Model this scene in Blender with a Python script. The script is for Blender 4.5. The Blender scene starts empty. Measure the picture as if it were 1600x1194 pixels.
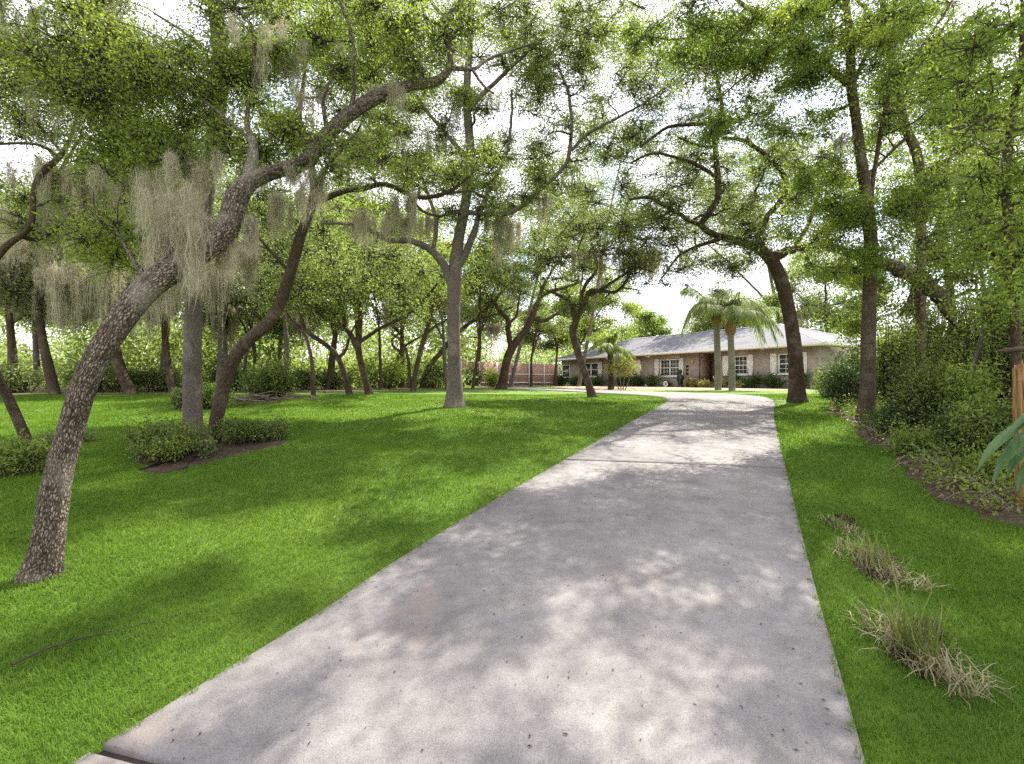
import bpy, math, random
import numpy as np
from mathutils import Vector

# ------------------------------------------------------------------ camera, world, sun, exposure
scene = bpy.context.scene
COL = scene.collection
F, CX, CY, EYE = 760.0, 800.0, 597.0, 1.6          # focal length in photo pixels, image centre, eye height
cam = bpy.data.cameras.new("camera"); camo = bpy.data.objects.new("camera", cam); COL.objects.link(camo)
cam.sensor_width = 36.0; cam.lens = 36.0 * F / 1600.0; cam.clip_start = 0.05; cam.clip_end = 2000
camo.location = (0, 0, EYE); camo.rotation_euler = (math.radians(90), 0, 0)
scene.camera = camo

SUN_AZ, SUN_EL = math.radians(36), math.radians(52)
SUN = Vector((math.sin(SUN_AZ) * math.cos(SUN_EL), math.cos(SUN_AZ) * math.cos(SUN_EL), math.sin(SUN_EL)))
world = bpy.data.worlds.new("World"); scene.world = world; world.use_nodes = True
wn, wl = world.node_tree.nodes, world.node_tree.links
wn.clear()
w_out = wn.new("ShaderNodeOutputWorld"); w_bg = wn.new("ShaderNodeBackground"); w_bg.inputs["Strength"].default_value = 0.15
w_sky = wn.new("ShaderNodeTexSky"); w_sky.sky_type = 'NISHITA'; w_sky.sun_disc = False
w_sky.sun_elevation = SUN_EL; w_sky.sun_rotation = SUN_AZ
w_tc = wn.new("ShaderNodeTexCoord"); w_noise = wn.new("ShaderNodeTexNoise"); w_noise.inputs["Scale"].default_value = 3.0
w_noise.inputs["Detail"].default_value = 6; w_noise.inputs["Roughness"].default_value = 0.6
w_ramp = wn.new("ShaderNodeValToRGB"); w_ramp.color_ramp.elements[0].position = 0.32; w_ramp.color_ramp.elements[1].position = 0.50
w_mix = wn.new("ShaderNodeMix"); w_mix.data_type = 'RGBA'
w_mix.inputs["B"].default_value = (5.6, 5.5, 5.9, 1)
wl.new(w_tc.outputs["Generated"], w_noise.inputs["Vector"]); wl.new(w_noise.outputs["Fac"], w_ramp.inputs["Fac"])
wl.new(w_ramp.outputs["Color"], w_mix.inputs["Factor"]); wl.new(w_sky.outputs["Color"], w_mix.inputs["A"])
wl.new(w_mix.outputs["Result"], w_bg.inputs["Color"]); wl.new(w_bg.outputs["Background"], w_out.inputs["Surface"])
sl = bpy.data.lights.new("sun", 'SUN'); sl.energy = 5.0; sl.angle = math.radians(0.42); sl.color = (1.0, 0.95, 0.86)
slo = bpy.data.objects.new("sun", sl); COL.objects.link(slo)
slo.rotation_euler = SUN.to_track_quat('Z', 'Y').to_euler(); slo.location = (30, 40, 60)
scene.view_settings.view_transform = 'Standard'; scene.view_settings.look = 'None'
scene.view_settings.exposure = 1.45; scene.view_settings.gamma = 1.0
cy = scene.cycles
cy.max_bounces = 11; cy.diffuse_bounces = 9; cy.glossy_bounces = 2; cy.transmission_bounces = 9; cy.transparent_max_bounces = 4
cy.use_denoising = False
cy.caustics_reflective = False; cy.caustics_refractive = False
cy.sample_clamp_indirect = 6.0

# ------------------------------------------------------------------ terrain and pixel helpers
def G(Y):
    """ground height along the view: an even rise to the house, then almost level"""
    Y = np.asarray(Y, float); s = 0.082; a, b = 10.5, 18.0
    t = np.clip(Y - a, 0, b - a)
    g = s * np.minimum(Y, a) + s * (t - t * t / (2 * (b - a)))
    return g + 0.004 * np.clip(Y - b, 0, 15)
def P(px, py, Y):
    return np.array([(px - CX) / F * Y, Y, EYE + (CY - py) / F * Y])
def gp(px, Y, dz=0.0):
    return np.array([(px - CX) / F * Y, Y, float(G(Y)) + dz])
def ghit(px, py):
    """ground point seen at a pixel"""
    ys = np.linspace(0.8, 60, 12000)
    f = CY + F * (EYE - G(ys)) / ys - py
    i = int(np.argmax(f < 0)) if (f < 0).any() else len(ys) - 1
    return gp(px, ys[i])

# ------------------------------------------------------------------ object helpers
def prop(o, label=None, cat=None, group=None, kind=None):
    if label: o["label"] = label
    if cat: o["category"] = cat
    if group: o["group"] = group
    if kind: o["kind"] = kind
    return o
def empty(name, loc, label, cat, group=None, rz=0.0):
    o = bpy.data.objects.new(name, None); COL.objects.link(o)
    o.location = [float(v) for v in loc]; o.rotation_euler = (0, 0, rz); o.empty_display_size = 0.2
    return prop(o, label, cat, group)
def mesh_obj(name, V, loops, totals, mat, parent=None, off=(0, 0, 0), uv=None, smooth=False, mi=None, mats=None):
    V = np.asarray(V, np.float32) - np.asarray(off, np.float32)
    me = bpy.data.meshes.new(name)
    me.vertices.add(len(V)); me.vertices.foreach_set("co", V.ravel())
    loops = np.asarray(loops, np.int32); totals = np.asarray(totals, np.int32)
    me.loops.add(len(loops)); me.loops.foreach_set("vertex_index", loops)
    me.polygons.add(len(totals))
    st = np.zeros(len(totals), np.int32); st[1:] = np.cumsum(totals)[:-1]
    me.polygons.foreach_set("loop_start", st)
    if uv is not None:
        l = me.uv_layers.new(name="UVMap"); l.data.foreach_set("uv", np.asarray(uv, np.float32).ravel())
    for m in (mats or [mat]): me.materials.append(m)
    if mi is not None: me.polygons.foreach_set("material_index", np.asarray(mi, np.int32))
    if smooth: me.polygons.foreach_set("use_smooth", np.ones(len(totals), bool))
    me.update(calc_edges=True); me.validate()
    o = bpy.data.objects.new(name, me); COL.objects.link(o)
    if parent: o.parent = parent
    return o
def quads(n_loops): return np.full(n_loops // 4, 4, np.int32)

class Solid:
    """collects boxes, prisms and quads, in local metres, into one mesh"""
    def __init__(s): s.V, s.L, s.T = [], [], []
    def face(s, pts):
        b = len(s.V); s.V += [tuple(map(float, p)) for p in pts]; s.L += list(range(b, b + len(pts))); s.T.append(len(pts))
    def box(s, x0, x1, y0, y1, z0, z1):
        b = len(s.V)
        s.V += [(x0, y0, z0), (x1, y0, z0), (x1, y1, z0), (x0, y1, z0), (x0, y0, z1), (x1, y0, z1), (x1, y1, z1), (x0, y1, z1)]
        for f in ((0, 3, 2, 1), (4, 5, 6, 7), (0, 1, 5, 4), (1, 2, 6, 5), (2, 3, 7, 6), (3, 0, 4, 7)):
            s.L += [b + i for i in f]; s.T.append(4)
    def lathe(s, prof, n=16, c=(0, 0, 0)):
        b = len(s.V)
        for r, z in prof:
            for k in range(n):
                a = 2 * math.pi * k / n; s.V.append((c[0] + r * math.cos(a), c[1] + r * math.sin(a), c[2] + z))
        for i in range(len(prof) - 1):
            for k in range(n):
                k2 = (k + 1) % n
                s.L += [b + i * n + k, b + i * n + k2, b + (i + 1) * n + k2, b + (i + 1) * n + k]; s.T.append(4)
    def make(s, name, mat, parent=None, off=(0, 0, 0), smooth=False, bevel=0.0):
        o = mesh_obj(name, np.array(s.V), s.L, s.T, mat, parent, off, smooth=smooth)
        if bevel:
            m = o.modifiers.new("bevel", 'BEVEL'); m.width = bevel; m.segments = 2; m.limit_method = 'ANGLE'
        return o

def resample(pts, n):
    """Catmull-Rom through rows of pts (any width), n samples evenly by chord length"""
    pts = np.asarray(pts, float)
    if len(pts) == 2: 
        t = np.linspace(0, 1, n)[:, None]; return pts[0] * (1 - t) + pts[1] * t
    d = np.r_[0, np.cumsum(np.linalg.norm(np.diff(pts[:, :3], axis=0), axis=1))]
    ext = np.vstack([2 * pts[0] - pts[1], pts, 2 * pts[-1] - pts[-2]])
    out = []
    for s in np.linspace(0, d[-1], n):
        i = min(int(np.searchsorted(d, s, side='right')) - 1, len(pts) - 2)
        t = (s - d[i]) / max(d[i + 1] - d[i], 1e-9)
        p0, p1, p2, p3 = ext[i], ext[i + 1], ext[i + 2], ext[i + 3]
        out.append(0.5 * ((2 * p1) + (-p0 + p2) * t + (2 * p0 - 5 * p1 + 4 * p2 - p3) * t * t + (-p0 + 3 * p1 - 3 * p2 + p3) * t ** 3))
    return np.array(out)

def tubes(Pn, R, sides, rng=None, rough=0.0):
    """Pn (N,K,3), R (N,K): N tubes of K rings. returns V, loops, totals, uv"""
    N, K, _ = Pn.shape
    T = np.gradient(Pn, axis=1); T /= np.linalg.norm(T, axis=2, keepdims=True) + 1e-9
    D = Pn[:, -1] - Pn[:, 0]
    ref = np.zeros((N, 3)); ax = np.where(np.abs(D[:, 1]) > 0.85 * np.linalg.norm(D, axis=1), 0, 1); ref[np.arange(N), ax] = 1
    ref = np.repeat(ref[:, None], K, 1)
    A = ref - T * (ref * T).sum(2, keepdims=True); A /= np.linalg.norm(A, axis=2, keepdims=True) + 1e-9
    B = np.cross(T, A)
    ang = np.arange(sides) * 2 * math.pi / sides
    RR = np.repeat(R[:, :, None], sides, 2)
    if rng is not None and rough:
        ph = rng.uniform(0, 6.28, (N, 1, 1)); z = np.arange(K)[None, :, None]
        RR = RR * (1 + rough * (np.sin(ang * 2 + ph + z * .31) * .5 + np.sin(ang * 3 - z * .23 + ph * 2) * .35 + rng.normal(0, .22, RR.shape)))
    V = Pn[:, :, None] + RR[..., None] * (A[:, :, None] * np.cos(ang)[None, None, :, None] + B[:, :, None] * np.sin(ang)[None, None, :, None])
    idx = np.arange(N * K * sides).reshape(N, K, sides)
    a, b = idx[:, :-1], idx[:, 1:]
    L = np.stack([a, np.roll(a, -1, 2), np.roll(b, -1, 2), b], -1).reshape(-1)
    ln = np.zeros((N, K)); ln[:, 1:] = np.cumsum(np.linalg.norm(np.diff(Pn, axis=1), axis=2), 1)
    circ = 2 * math.pi * R.mean(1)
    u0 = np.arange(sides) / sides; u1 = u0 + 1 / sides
    U0 = np.broadcast_to(circ[:, None, None] * u0, (N, K - 1, sides)); U1 = np.broadcast_to(circ[:, None, None] * u1, (N, K - 1, sides))
    V0 = np.broadcast_to(ln[:, :-1, None], U0.shape); V1 = np.broadcast_to(ln[:, 1:, None], U0.shape)
    uv = np.stack([np.stack([U0, V0], -1), np.stack([U1, V0], -1), np.stack([U1, V1], -1), np.stack([U0, V1], -1)], -2).reshape(-1, 2)
    return V.reshape(-1, 3), L, np.full(len(L) // 4, 4, np.int32), uv

def leaf_mesh(C, D, Nn, l, w, fold=0.25):
    """leaf quads: base, side, tip, side; slightly folded"""
    n = len(C); l = np.broadcast_to(l, (n,))[:, None]; w = np.broadcast_to(w, (n,))[:, None]
    D = D / (np.linalg.norm(D, axis=1, keepdims=True) + 1e-9)
    S = np.cross(D, Nn); S /= np.linalg.norm(S, axis=1, keepdims=True) + 1e-9
    N2 = np.cross(S, D)
    m = C - D * l * 0.05
    V = np.stack([C - D * l * .5, m + S * w * .5 + N2 * w * fold, C + D * l * .5, m - S * w * .5 + N2 * w * fold], 1).reshape(-1, 3)
    L = np.arange(4 * n, dtype=np.int32)
    return V, L, np.full(n, 4, np.int32)
def rand_dirs(rng, n, up=0.0):
    v = rng.normal(0, 1, (n, 3)); v /= np.linalg.norm(v, axis=1, keepdims=True); v[:, 2] += up; return v
def leaves_obj(name, C, rng, l, w, mat, parent, off, droop=-0.15, flat=0.6):
    n = len(C); D = rand_dirs(rng, n, droop); Nn = rand_dirs(rng, n, flat)
    V, L, T = leaf_mesh(C, D, Nn, l * rng.uniform(.6, 1.3, n), w * rng.uniform(.7, 1.25, n))
    return mesh_obj(name, V, L, T, mat, parent, off)

# ------------------------------------------------------------------ materials
def new_mat(name):
    m = bpy.data.materials.new(name); m.use_nodes = True; nt = m.node_tree; nt.nodes.clear()
    out = nt.nodes.new("ShaderNodeOutputMaterial"); return m, nt, out
def node(nt, t, **kw):
    n = nt.nodes.new(t)
    for k, v in kw.items():
        if k in n.inputs: n.inputs[k].default_value = v
        else: setattr(n, k, v)
    return n
def ramp(nt, fac, stops):
    r = nt.nodes.new("ShaderNodeValToRGB"); e = r.color_ramp.elements
    while len(e) < len(stops): e.new(0.5)
    for el, (p, c) in zip(e, stops): el.position = p; el.color = (*c, 1) if len(c) == 3 else c
    nt.links.new(fac, r.inputs["Fac"]); return r.outputs["Color"]
def mix(nt, fac, a, b, mode='MIX'):
    m = nt.nodes.new("ShaderNodeMix"); m.data_type = 'RGBA'; m.blend_type = mode
    for s, v in (("Factor", fac), ("A", a), ("B", b)):
        if isinstance(v, (int, float)): m.inputs[s].default_value = v
        elif isinstance(v, tuple): m.inputs[s].default_value = (*v, 1)
        else: nt.links.new(v, m.inputs[s])
    return m.outputs["Result"]
def tex_noise(nt, vec, scale, detail=4, rough=0.55):
    n = node(nt, "ShaderNodeTexNoise", Scale=scale, Detail=detail, Roughness=rough)
    nt.links.new(vec, n.inputs["Vector"]); return n.outputs["Fac"]
def coords(nt, kind="Object"): return nt.nodes.new("ShaderNodeTexCoord").outputs[kind]
def mapping(nt, vec, scale):
    m = nt.nodes.new("ShaderNodeMapping"); m.inputs["Scale"].default_value = scale; nt.links.new(vec, m.inputs["Vector"]); return m.outputs["Vector"]
def bump(nt, h, strength, dist):
    b = node(nt, "ShaderNodeBump", Strength=strength, Distance=dist); nt.links.new(h, b.inputs["Height"]); return b.outputs["Normal"]
def principled(nt, out, color, rough=0.7, spec=0.3, normal=None, metallic=0.0):
    p = node(nt, "ShaderNodeBsdfPrincipled", Roughness=rough, Metallic=metallic); p.inputs["Specular IOR Level"].default_value = spec
    if isinstance(color, tuple): p.inputs["Base Color"].default_value = (*color, 1)
    else: nt.links.new(color, p.inputs["Base Color"])
    if normal is not None: nt.links.new(normal, p.inputs["Normal"])
    if out is not None: nt.links.new(p.outputs["BSDF"], out.inputs["Surface"])
    return p
def plain(name, color, rough=0.6, spec=0.3, var=0.12, scale=6.0):
    m, nt, out = new_mat(name); o = coords(nt); n = tex_noise(nt, o, scale)
    c = ramp(nt, n, [(0.3, tuple(v * (1 - var) for v in color)), (0.7, tuple(min(1, v * (1 + var)) for v in color))])
    principled(nt, out, c, rough, spec); return m
def foliage(name, dark, mid, light, trans=0.45, clump=0.8, tint=(1.2, 1.28, .6), rough=0.55, spec=.25):
    m, nt, out = new_mat(name); geo = nt.nodes.new("ShaderNodeNewGeometry"); rnd = geo.outputs["Random Per Island"]
    o = coords(nt); n = tex_noise(nt, o, clump, 2)
    ad = node(nt, "ShaderNodeMath", operation='MULTIPLY_ADD'); nt.links.new(rnd, ad.inputs[0]); ad.inputs[1].default_value = 0.5
    sh = node(nt, "ShaderNodeMapRange"); nt.links.new(n, sh.inputs["Value"]); sh.inputs["From Min"].default_value = .3; sh.inputs["From Max"].default_value = .7
    sh.inputs["To Min"].default_value = 0.0; sh.inputs["To Max"].default_value = 0.5
    nt.links.new(sh.outputs["Result"], ad.inputs[2])
    c = ramp(nt, ad.outputs[0], [(0.0, dark), (0.5, mid), (1.0, light)])
    p = principled(nt, None, c, rough, spec)
    tr = nt.nodes.new("ShaderNodeBsdfTranslucent"); nt.links.new(mix(nt, 1.0, c, tint, 'MULTIPLY'), tr.inputs["Color"])
    ms = node(nt, "ShaderNodeMixShader", Fac=trans); nt.links.new(p.outputs["BSDF"], ms.inputs[1]); nt.links.new(tr.outputs["BSDF"], ms.inputs[2])
    nt.links.new(ms.outputs["Shader"], out.inputs["Surface"]); return m
def bark(name, furrow, ridge, lichen, su=38.0, sv=13.0, amount=0.35, bd=0.02, lo=0.0):
    m, nt, out = new_mat(name); uv = coords(nt, "UV"); o = coords(nt)
    nd = node(nt, "ShaderNodeTexNoise", Scale=9.0, Detail=3); nt.links.new(uv, nd.inputs["Vector"])
    v2 = mix(nt, 0.012, uv, nd.outputs["Color"], 'LINEAR_LIGHT')
    n1 = node(nt, "ShaderNodeTexNoise", Scale=1.0, Detail=1.5, Roughness=.5); nt.links.new(mapping(nt, v2, (su * .55, sv * .42, 1)), n1.inputs["Vector"])
    sb = node(nt, "ShaderNodeMath", operation='SUBTRACT'); nt.links.new(n1.outputs["Fac"], sb.inputs[0]); sb.inputs[1].default_value = .5
    ab = node(nt, "ShaderNodeMath", operation='ABSOLUTE'); nt.links.new(sb.outputs[0], ab.inputs[0])
    ml = node(nt, "ShaderNodeMath", operation='MULTIPLY'); nt.links.new(ab.outputs[0], ml.inputs[0]); ml.inputs[1].default_value = 3.6
    vo = node(nt, "ShaderNodeTexVoronoi", Scale=1.0, feature='DISTANCE_TO_EDGE'); nt.links.new(mapping(nt, v2, (su, sv * 1.3, 1)), vo.inputs["Vector"])
    mn = node(nt, "ShaderNodeMath", operation='SMOOTH_MIN'); nt.links.new(ml.outputs[0], mn.inputs[0]); nt.links.new(vo.outputs["Distance"], mn.inputs[1]); mn.inputs[2].default_value = .1
    fine = tex_noise(nt, mapping(nt, uv, (su * 3, sv * 2, 1)), 1.0, 5, .65)
    h = node(nt, "ShaderNodeMath", operation='MULTIPLY_ADD'); nt.links.new(fine, h.inputs[0]); h.inputs[1].default_value = 0.35; nt.links.new(mn.outputs[0], h.inputs[2])
    c = ramp(nt, h.outputs[0], [(0.17 + lo, furrow), (0.28 + lo, tuple(a * .55 + b * .45 for a, b in zip(furrow, ridge))), (0.42 + lo, ridge)])
    big = tex_noise(nt, o, 3.5, 6, .6)
    msk = ramp(nt, big, [(0.52, (0, 0, 0)), (0.66, (amount,) * 3)])
    c = mix(nt, msk, c, lichen)
    med = tex_noise(nt, o, 1.3, 3)
    c = mix(nt, 1.0, c, ramp(nt, med, [(0.3, (.7, .68, .66)), (0.7, (1.15, 1.12, 1.1))]), 'MULTIPLY')
    principled(nt, out, c, 0.9, 0.15, bump(nt, h.outputs[0], 1.0, bd)); return m

M = {}
M["oak_near"] = foliage("oak leaves near", (.07, .105, .026), (.175, .235, .05), (.38, .42, .08), trans=.55)
M["oak_mid"] = foliage("oak leaves mid", (.07, .105, .03), (.165, .22, .055), (.35, .385, .095), trans=.55, clump=.6)
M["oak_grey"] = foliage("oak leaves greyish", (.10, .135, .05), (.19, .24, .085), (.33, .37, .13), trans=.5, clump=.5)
M["oak_dark"] = foliage("oak leaves dark", (.06, .08, .032), (.13, .17, .055), (.27, .30, .09), trans=.5, clump=.6)
M["broad"] = foliage("broad bright leaves", (.08, .125, .028), (.185, .265, .052), (.41, .44, .105), trans=.55)
M["yellowish"] = foliage("yellow green leaves", (.13, .18, .04), (.24, .31, .07), (.40, .44, .11), trans=.55, clump=.4)
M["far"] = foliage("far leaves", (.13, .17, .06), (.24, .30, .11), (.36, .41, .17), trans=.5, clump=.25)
M["shrub"] = foliage("shrub leaves", (.05, .085, .022), (.12, .175, .04), (.32, .36, .09), trans=.4, clump=2.0)
M["shrub_dark"] = foliage("dark shrub leaves", (.028, .055, .02), (.065, .11, .034), (.17, .22, .07), trans=.35, clump=1.5)
M["shrub_pale"] = foliage("pale shrub leaves", (.07, .10, .04), (.16, .20, .07), (.30, .33, .13), trans=.35, clump=1.0)
M["under"] = foliage("undergrowth leaves", (.055, .095, .024), (.165, .23, .05), (.40, .44, .11), trans=.45, clump=1.3)
M["croton"] = foliage("straw and green leaves", (.14, .15, .04), (.30, .27, .10), (.48, .42, .22), trans=.35, clump=3.0)
M["palm"] = foliage("palm leaflets", (.09, .13, .05), (.18, .23, .08), (.34, .37, .12), trans=.5, clump=.8)
M["bigleaf"] = foliage("large blue green leaves", (.045, .10, .04), (.08, .15, .06), (.14, .21, .09), trans=.35, clump=2.0, tint=(1.1, 1.4, .5), rough=.35)
M["dry"] = foliage("dry straps", (.09, .075, .04), (.25, .22, .12), (.42, .39, .22), trans=.25, clump=5.0, tint=(1.1, 1, .7))
M["straw_green"] = foliage("green straps", (.06, .10, .02), (.14, .18, .04), (.28, .30, .08), trans=.3, clump=5.0)
M["litter"] = foliage("dead leaf litter", (.07, .045, .03), (.17, .11, .075), (.34, .25, .18), trans=.1, clump=2.0, tint=(1, 1, .9))
M["moss"] = foliage("spanish moss", (.27, .24, .175), (.43, .385, .285), (.60, .55, .42), trans=.35, clump=1.5, tint=(1.05, 1.02, .9), rough=.9)
M["grass"] = foliage("grass blades", (.068, .14, .02), (.11, .198, .03), (.18, .265, .052), trans=.4, clump=.9, tint=(1.35, 1.3, .5), rough=.9, spec=.05)
M["bark_light"] = bark("furrowed grey bark", (.028, .019, .012), (.34, .285, .225), (.40, .38, .31), 95, 21, .25, .018, .03)
M["bark_grey"] = bark("grey bark", (.07, .056, .045), (.25, .218, .19), (.38, .36, .32), 90, 30, .3, .010)
M["bark_dark"] = bark("dark bark", (.026, .017, .010), (.14, .10, .068), (.30, .28, .23), 75, 28, .22, .012)
M["bark_brown"] = bark("brown bark", (.038, .026, .016), (.185, .138, .098), (.33, .31, .25), 75, 28, .25, .012)
M["bark_palm"] = bark("palm bark", (.16, .14, .12), (.34, .30, .27), (.42, .38, .34), 14, 46, .3, .01)
M["twig"] = plain("twig bark", (.06, .047, .036), .9, .1, .3, 8)
M["stick"] = plain("dead stick", (.20, .16, .125), .9, .1, .35, 12)

def mat_ground():
    m, nt, out = new_mat("lawn turf"); o = coords(nt)
    a = tex_noise(nt, o, 0.55, 4); b = tex_noise(nt, o, 9.0, 6, .7); c3 = tex_noise(nt, mapping(nt, o, (1, .6, 1)), 90.0, 6, .75)
    col = ramp(nt, a, [(0.3, (.075, .148, .02)), (0.5, (.108, .19, .028)), (0.72, (.168, .245, .048))])
    col = mix(nt, 1.0, col, ramp(nt, b, [(0.3, (.75, .8, .7)), (0.7, (1.2, 1.15, 1.2))]), 'MULTIPLY')
    col = mix(nt, 1.0, col, ramp(nt, c3, [(0.3, (.55, .6, .5)), (0.68, (1.35, 1.3, 1.3))]), 'MULTIPLY')
    principled(nt, out, col, .85, .15, bump(nt, c3, .8, .03)); return m
def mat_concrete(name="broomed concrete", tone=1.0):
    m, nt, out = new_mat(name); o = coords(nt)
    a = tex_noise(nt, o, 0.9, 5, .6); b = tex_noise(nt, o, 5.0, 6, .65); f = tex_noise(nt, o, 160.0, 4, .7)
    col = ramp(nt, a, [(0.3, (.152 * tone, .144 * tone, .139 * tone)), (0.55, (.208 * tone, .196 * tone, .188 * tone)), (0.75, (.262 * tone, .246 * tone, .236 * tone))])
    col = mix(nt, 1.0, col, ramp(nt, b, [(0.28, (.74, .73, .73)), (0.6, (1.06, 1.05, 1.05))]), 'MULTIPLY')
    col = mix(nt, 1.0, col, ramp(nt, f, [(0.3, (.5, .49, .48)), (0.48, (1, 1, 1)), (0.72, (1.3, 1.29, 1.28))]), 'MULTIPLY')
    vo = node(nt, "ShaderNodeTexVoronoi", Scale=7.0); nt.links.new(o, vo.inputs["Vector"]); vo.inputs["Randomness"].default_value = 1
    sp = ramp(nt, vo.outputs["Distance"], [(0.035, (.16, .14, .13)), (0.07, (1, 1, 1))])
    gate = tex_noise(nt, o, 2.3, 3); g2 = ramp(nt, gate, [(0.45, (0, 0, 0)), (0.55, (1, 1, 1))])
    col = mix(nt, g2, col, mix(nt, 1.0, col, sp, 'MULTIPLY'))
    st = tex_noise(nt, mapping(nt, o, (1, .55, 1)), 1.7, 5, .7)                 # rust and leaf stains
    col = mix(nt, ramp(nt, st, [(0.60, (0, 0, 0)), (0.74, (.5, .5, .5))]), col, (.24 * tone, .185 * tone, .145 * tone))
    cr = node(nt, "ShaderNodeTexVoronoi", Scale=.42, feature='DISTANCE_TO_EDGE')    # hairline cracks
    nz = node(nt, "ShaderNodeTexNoise", Scale=3.0, Detail=6, Roughness=.7); nt.links.new(o, nz.inputs["Vector"])
    nt.links.new(mix(nt, .12, o, nz.outputs["Color"], 'LINEAR_LIGHT'), cr.inputs["Vector"])
    ck = ramp(nt, cr.outputs["Distance"], [(0.0, (.35, .33, .31)), (0.006, (1, 1, 1))])
    cg = ramp(nt, tex_noise(nt, o, .5, 2), [(0.54, (0, 0, 0)), (0.58, (.9, .9, .9))])
    col = mix(nt, cg, col, mix(nt, 1.0, col, ck, 'MULTIPLY'))
    principled(nt, out, col, .88, .2, bump(nt, f, .5, .004)); return m
def mat_mulch(name, c0, c1, c2):
    m, nt, out = new_mat(name); o = coords(nt)
    n = tex_noise(nt, o, 40.0, 6, .75); b = tex_noise(nt, o, 4.0, 4)
    col = ramp(nt, n, [(0.3, c0), (0.5, c1), (0.72, c2)])
    col = mix(nt, 1.0, col, ramp(nt, b, [(0.3, (.75,) * 3), (0.7, (1.2,) * 3)]), 'MULTIPLY')
    principled(nt, out, col, .95, .1, bump(nt, n, 1.0, .04)); return m
def mat_brick():
    m, nt, out = new_mat("pinkish grey brick"); o = coords(nt)
    sp = nt.nodes.new("ShaderNodeSeparateXYZ"); nt.links.new(o, sp.inputs[0])
    ad = node(nt, "ShaderNodeMath", operation='ADD'); nt.links.new(sp.outputs[0], ad.inputs[0]); nt.links.new(sp.outputs[1], ad.inputs[1])
    cb = nt.nodes.new("ShaderNodeCombineXYZ"); nt.links.new(ad.outputs[0], cb.inputs[0]); nt.links.new(sp.outputs[2], cb.inputs[1])
    b = node(nt, "ShaderNodeTexBrick", Scale=1.0); nt.links.new(cb.outputs[0], b.inputs["Vector"])
    b.inputs["Brick Width"].default_value = .21; b.inputs["Row Height"].default_value = .075; b.inputs["Mortar Size"].default_value = .008
    b.inputs["Color1"].default_value = (.35, .30, .26, 1); b.inputs["Color2"].default_value = (.30, .255, .22, 1); b.inputs["Mortar"].default_value = (.35, .315, .28, 1)
    n = tex_noise(nt, o, 3.0, 5); col = mix(nt, 1.0, b.outputs["Color"], ramp(nt, n, [(0.3, (.8, .79, .78)), (0.7, (1.15, 1.12, 1.1))]), 'MULTIPLY')
    principled(nt, out, col, .9, .15, bump(nt, b.outputs["Fac"], -.15, .01)); return m
def mat_shingle():
    m, nt, out = new_mat("grey shingles"); uv = coords(nt, "UV"); o = coords(nt)
    b = node(nt, "ShaderNodeTexBrick", Scale=1.0); nt.links.new(uv, b.inputs["Vector"])
    b.inputs["Brick Width"].default_value = .33; b.inputs["Row Height"].default_value = .15; b.inputs["Mortar Size"].default_value = .012
    b.inputs["Color1"].default_value = (.145, .145, .16, 1); b.inputs["Color2"].default_value = (.11, .11, .125, 1); b.inputs["Mortar"].default_value = (.11, .11, .12, 1)
    n = tex_noise(nt, o, .9, 6, .65); col = mix(nt, 1.0, b.outputs["Color"], ramp(nt, n, [(0.3, (.7, .7, .71)), (0.7, (1.2, 1.2, 1.22))]), 'MULTIPLY')
    principled(nt, out, col, .85, .25, bump(nt, b.outputs["Fac"], -.5, .01)); return m
def mat_wood(name, c0, c1, sx=30, sz=2):
    m, nt, out = new_mat(name); o = coords(nt)
    n = tex_noise(nt, mapping(nt, o, (sx, sx, sz)), 1.0, 5, .6)
    c = ramp(nt, n, [(0.3, c0), (0.7, c1)]); principled(nt, out, c, .85, .15, bump(nt, n, .6, .01)); return m
M["turf"] = mat_ground(); M["concrete"] = mat_concrete(); M["joint"] = plain("tar joint", (.06, .05, .045), .9, .1, .3, 20)
M["mulch"] = mat_mulch("bark mulch", (.03, .021, .015), (.085, .06, .043), (.20, .15, .11))
M["straw"] = mat_mulch("straw mulch", (.22, .15, .10), (.42, .31, .22), (.58, .46, .34))
M["forest_floor"] = mat_mulch("forest floor", (.035, .028, .015), (.12, .095, .055), (.26, .21, .13))
M["brick"] = mat_brick(); M["shingle"] = mat_shingle()
M["white"] = plain("white paint", (.78, .76, .72), .5, .3, .05); M["fascia"] = plain("cream fascia", (.74, .70, .62), .5, .3, .06)
M["soffit"] = plain("soffit", (.42, .33, .25), .7, .2, .08); M["tan"] = plain("tan stucco", (.36, .26, .19), .85, .15, .1)
M["door"] = plain("dark door", (.02, .018, .016), .4, .4, .2); M["black"] = plain("black paint", (.012, .012, .013), .35, .5, .2)
M["brass"] = plain("brass", (.45, .30, .10), .4, .5, .1); M["stone"] = plain("white stone", (.72, .68, .64), .7, .2, .12)
M["fence"] = mat_wood("red brown fence boards", (.38, .22, .17), (.55, .36, .29), 9, 1)
M["post"] = mat_wood("split tan wood", (.10, .045, .015), (.40, .25, .11), 55, 3)
m, nt, out = new_mat("window glass"); principled(nt, out, (.035, .045, .05), .06, .6); M["glass"] = m

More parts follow.
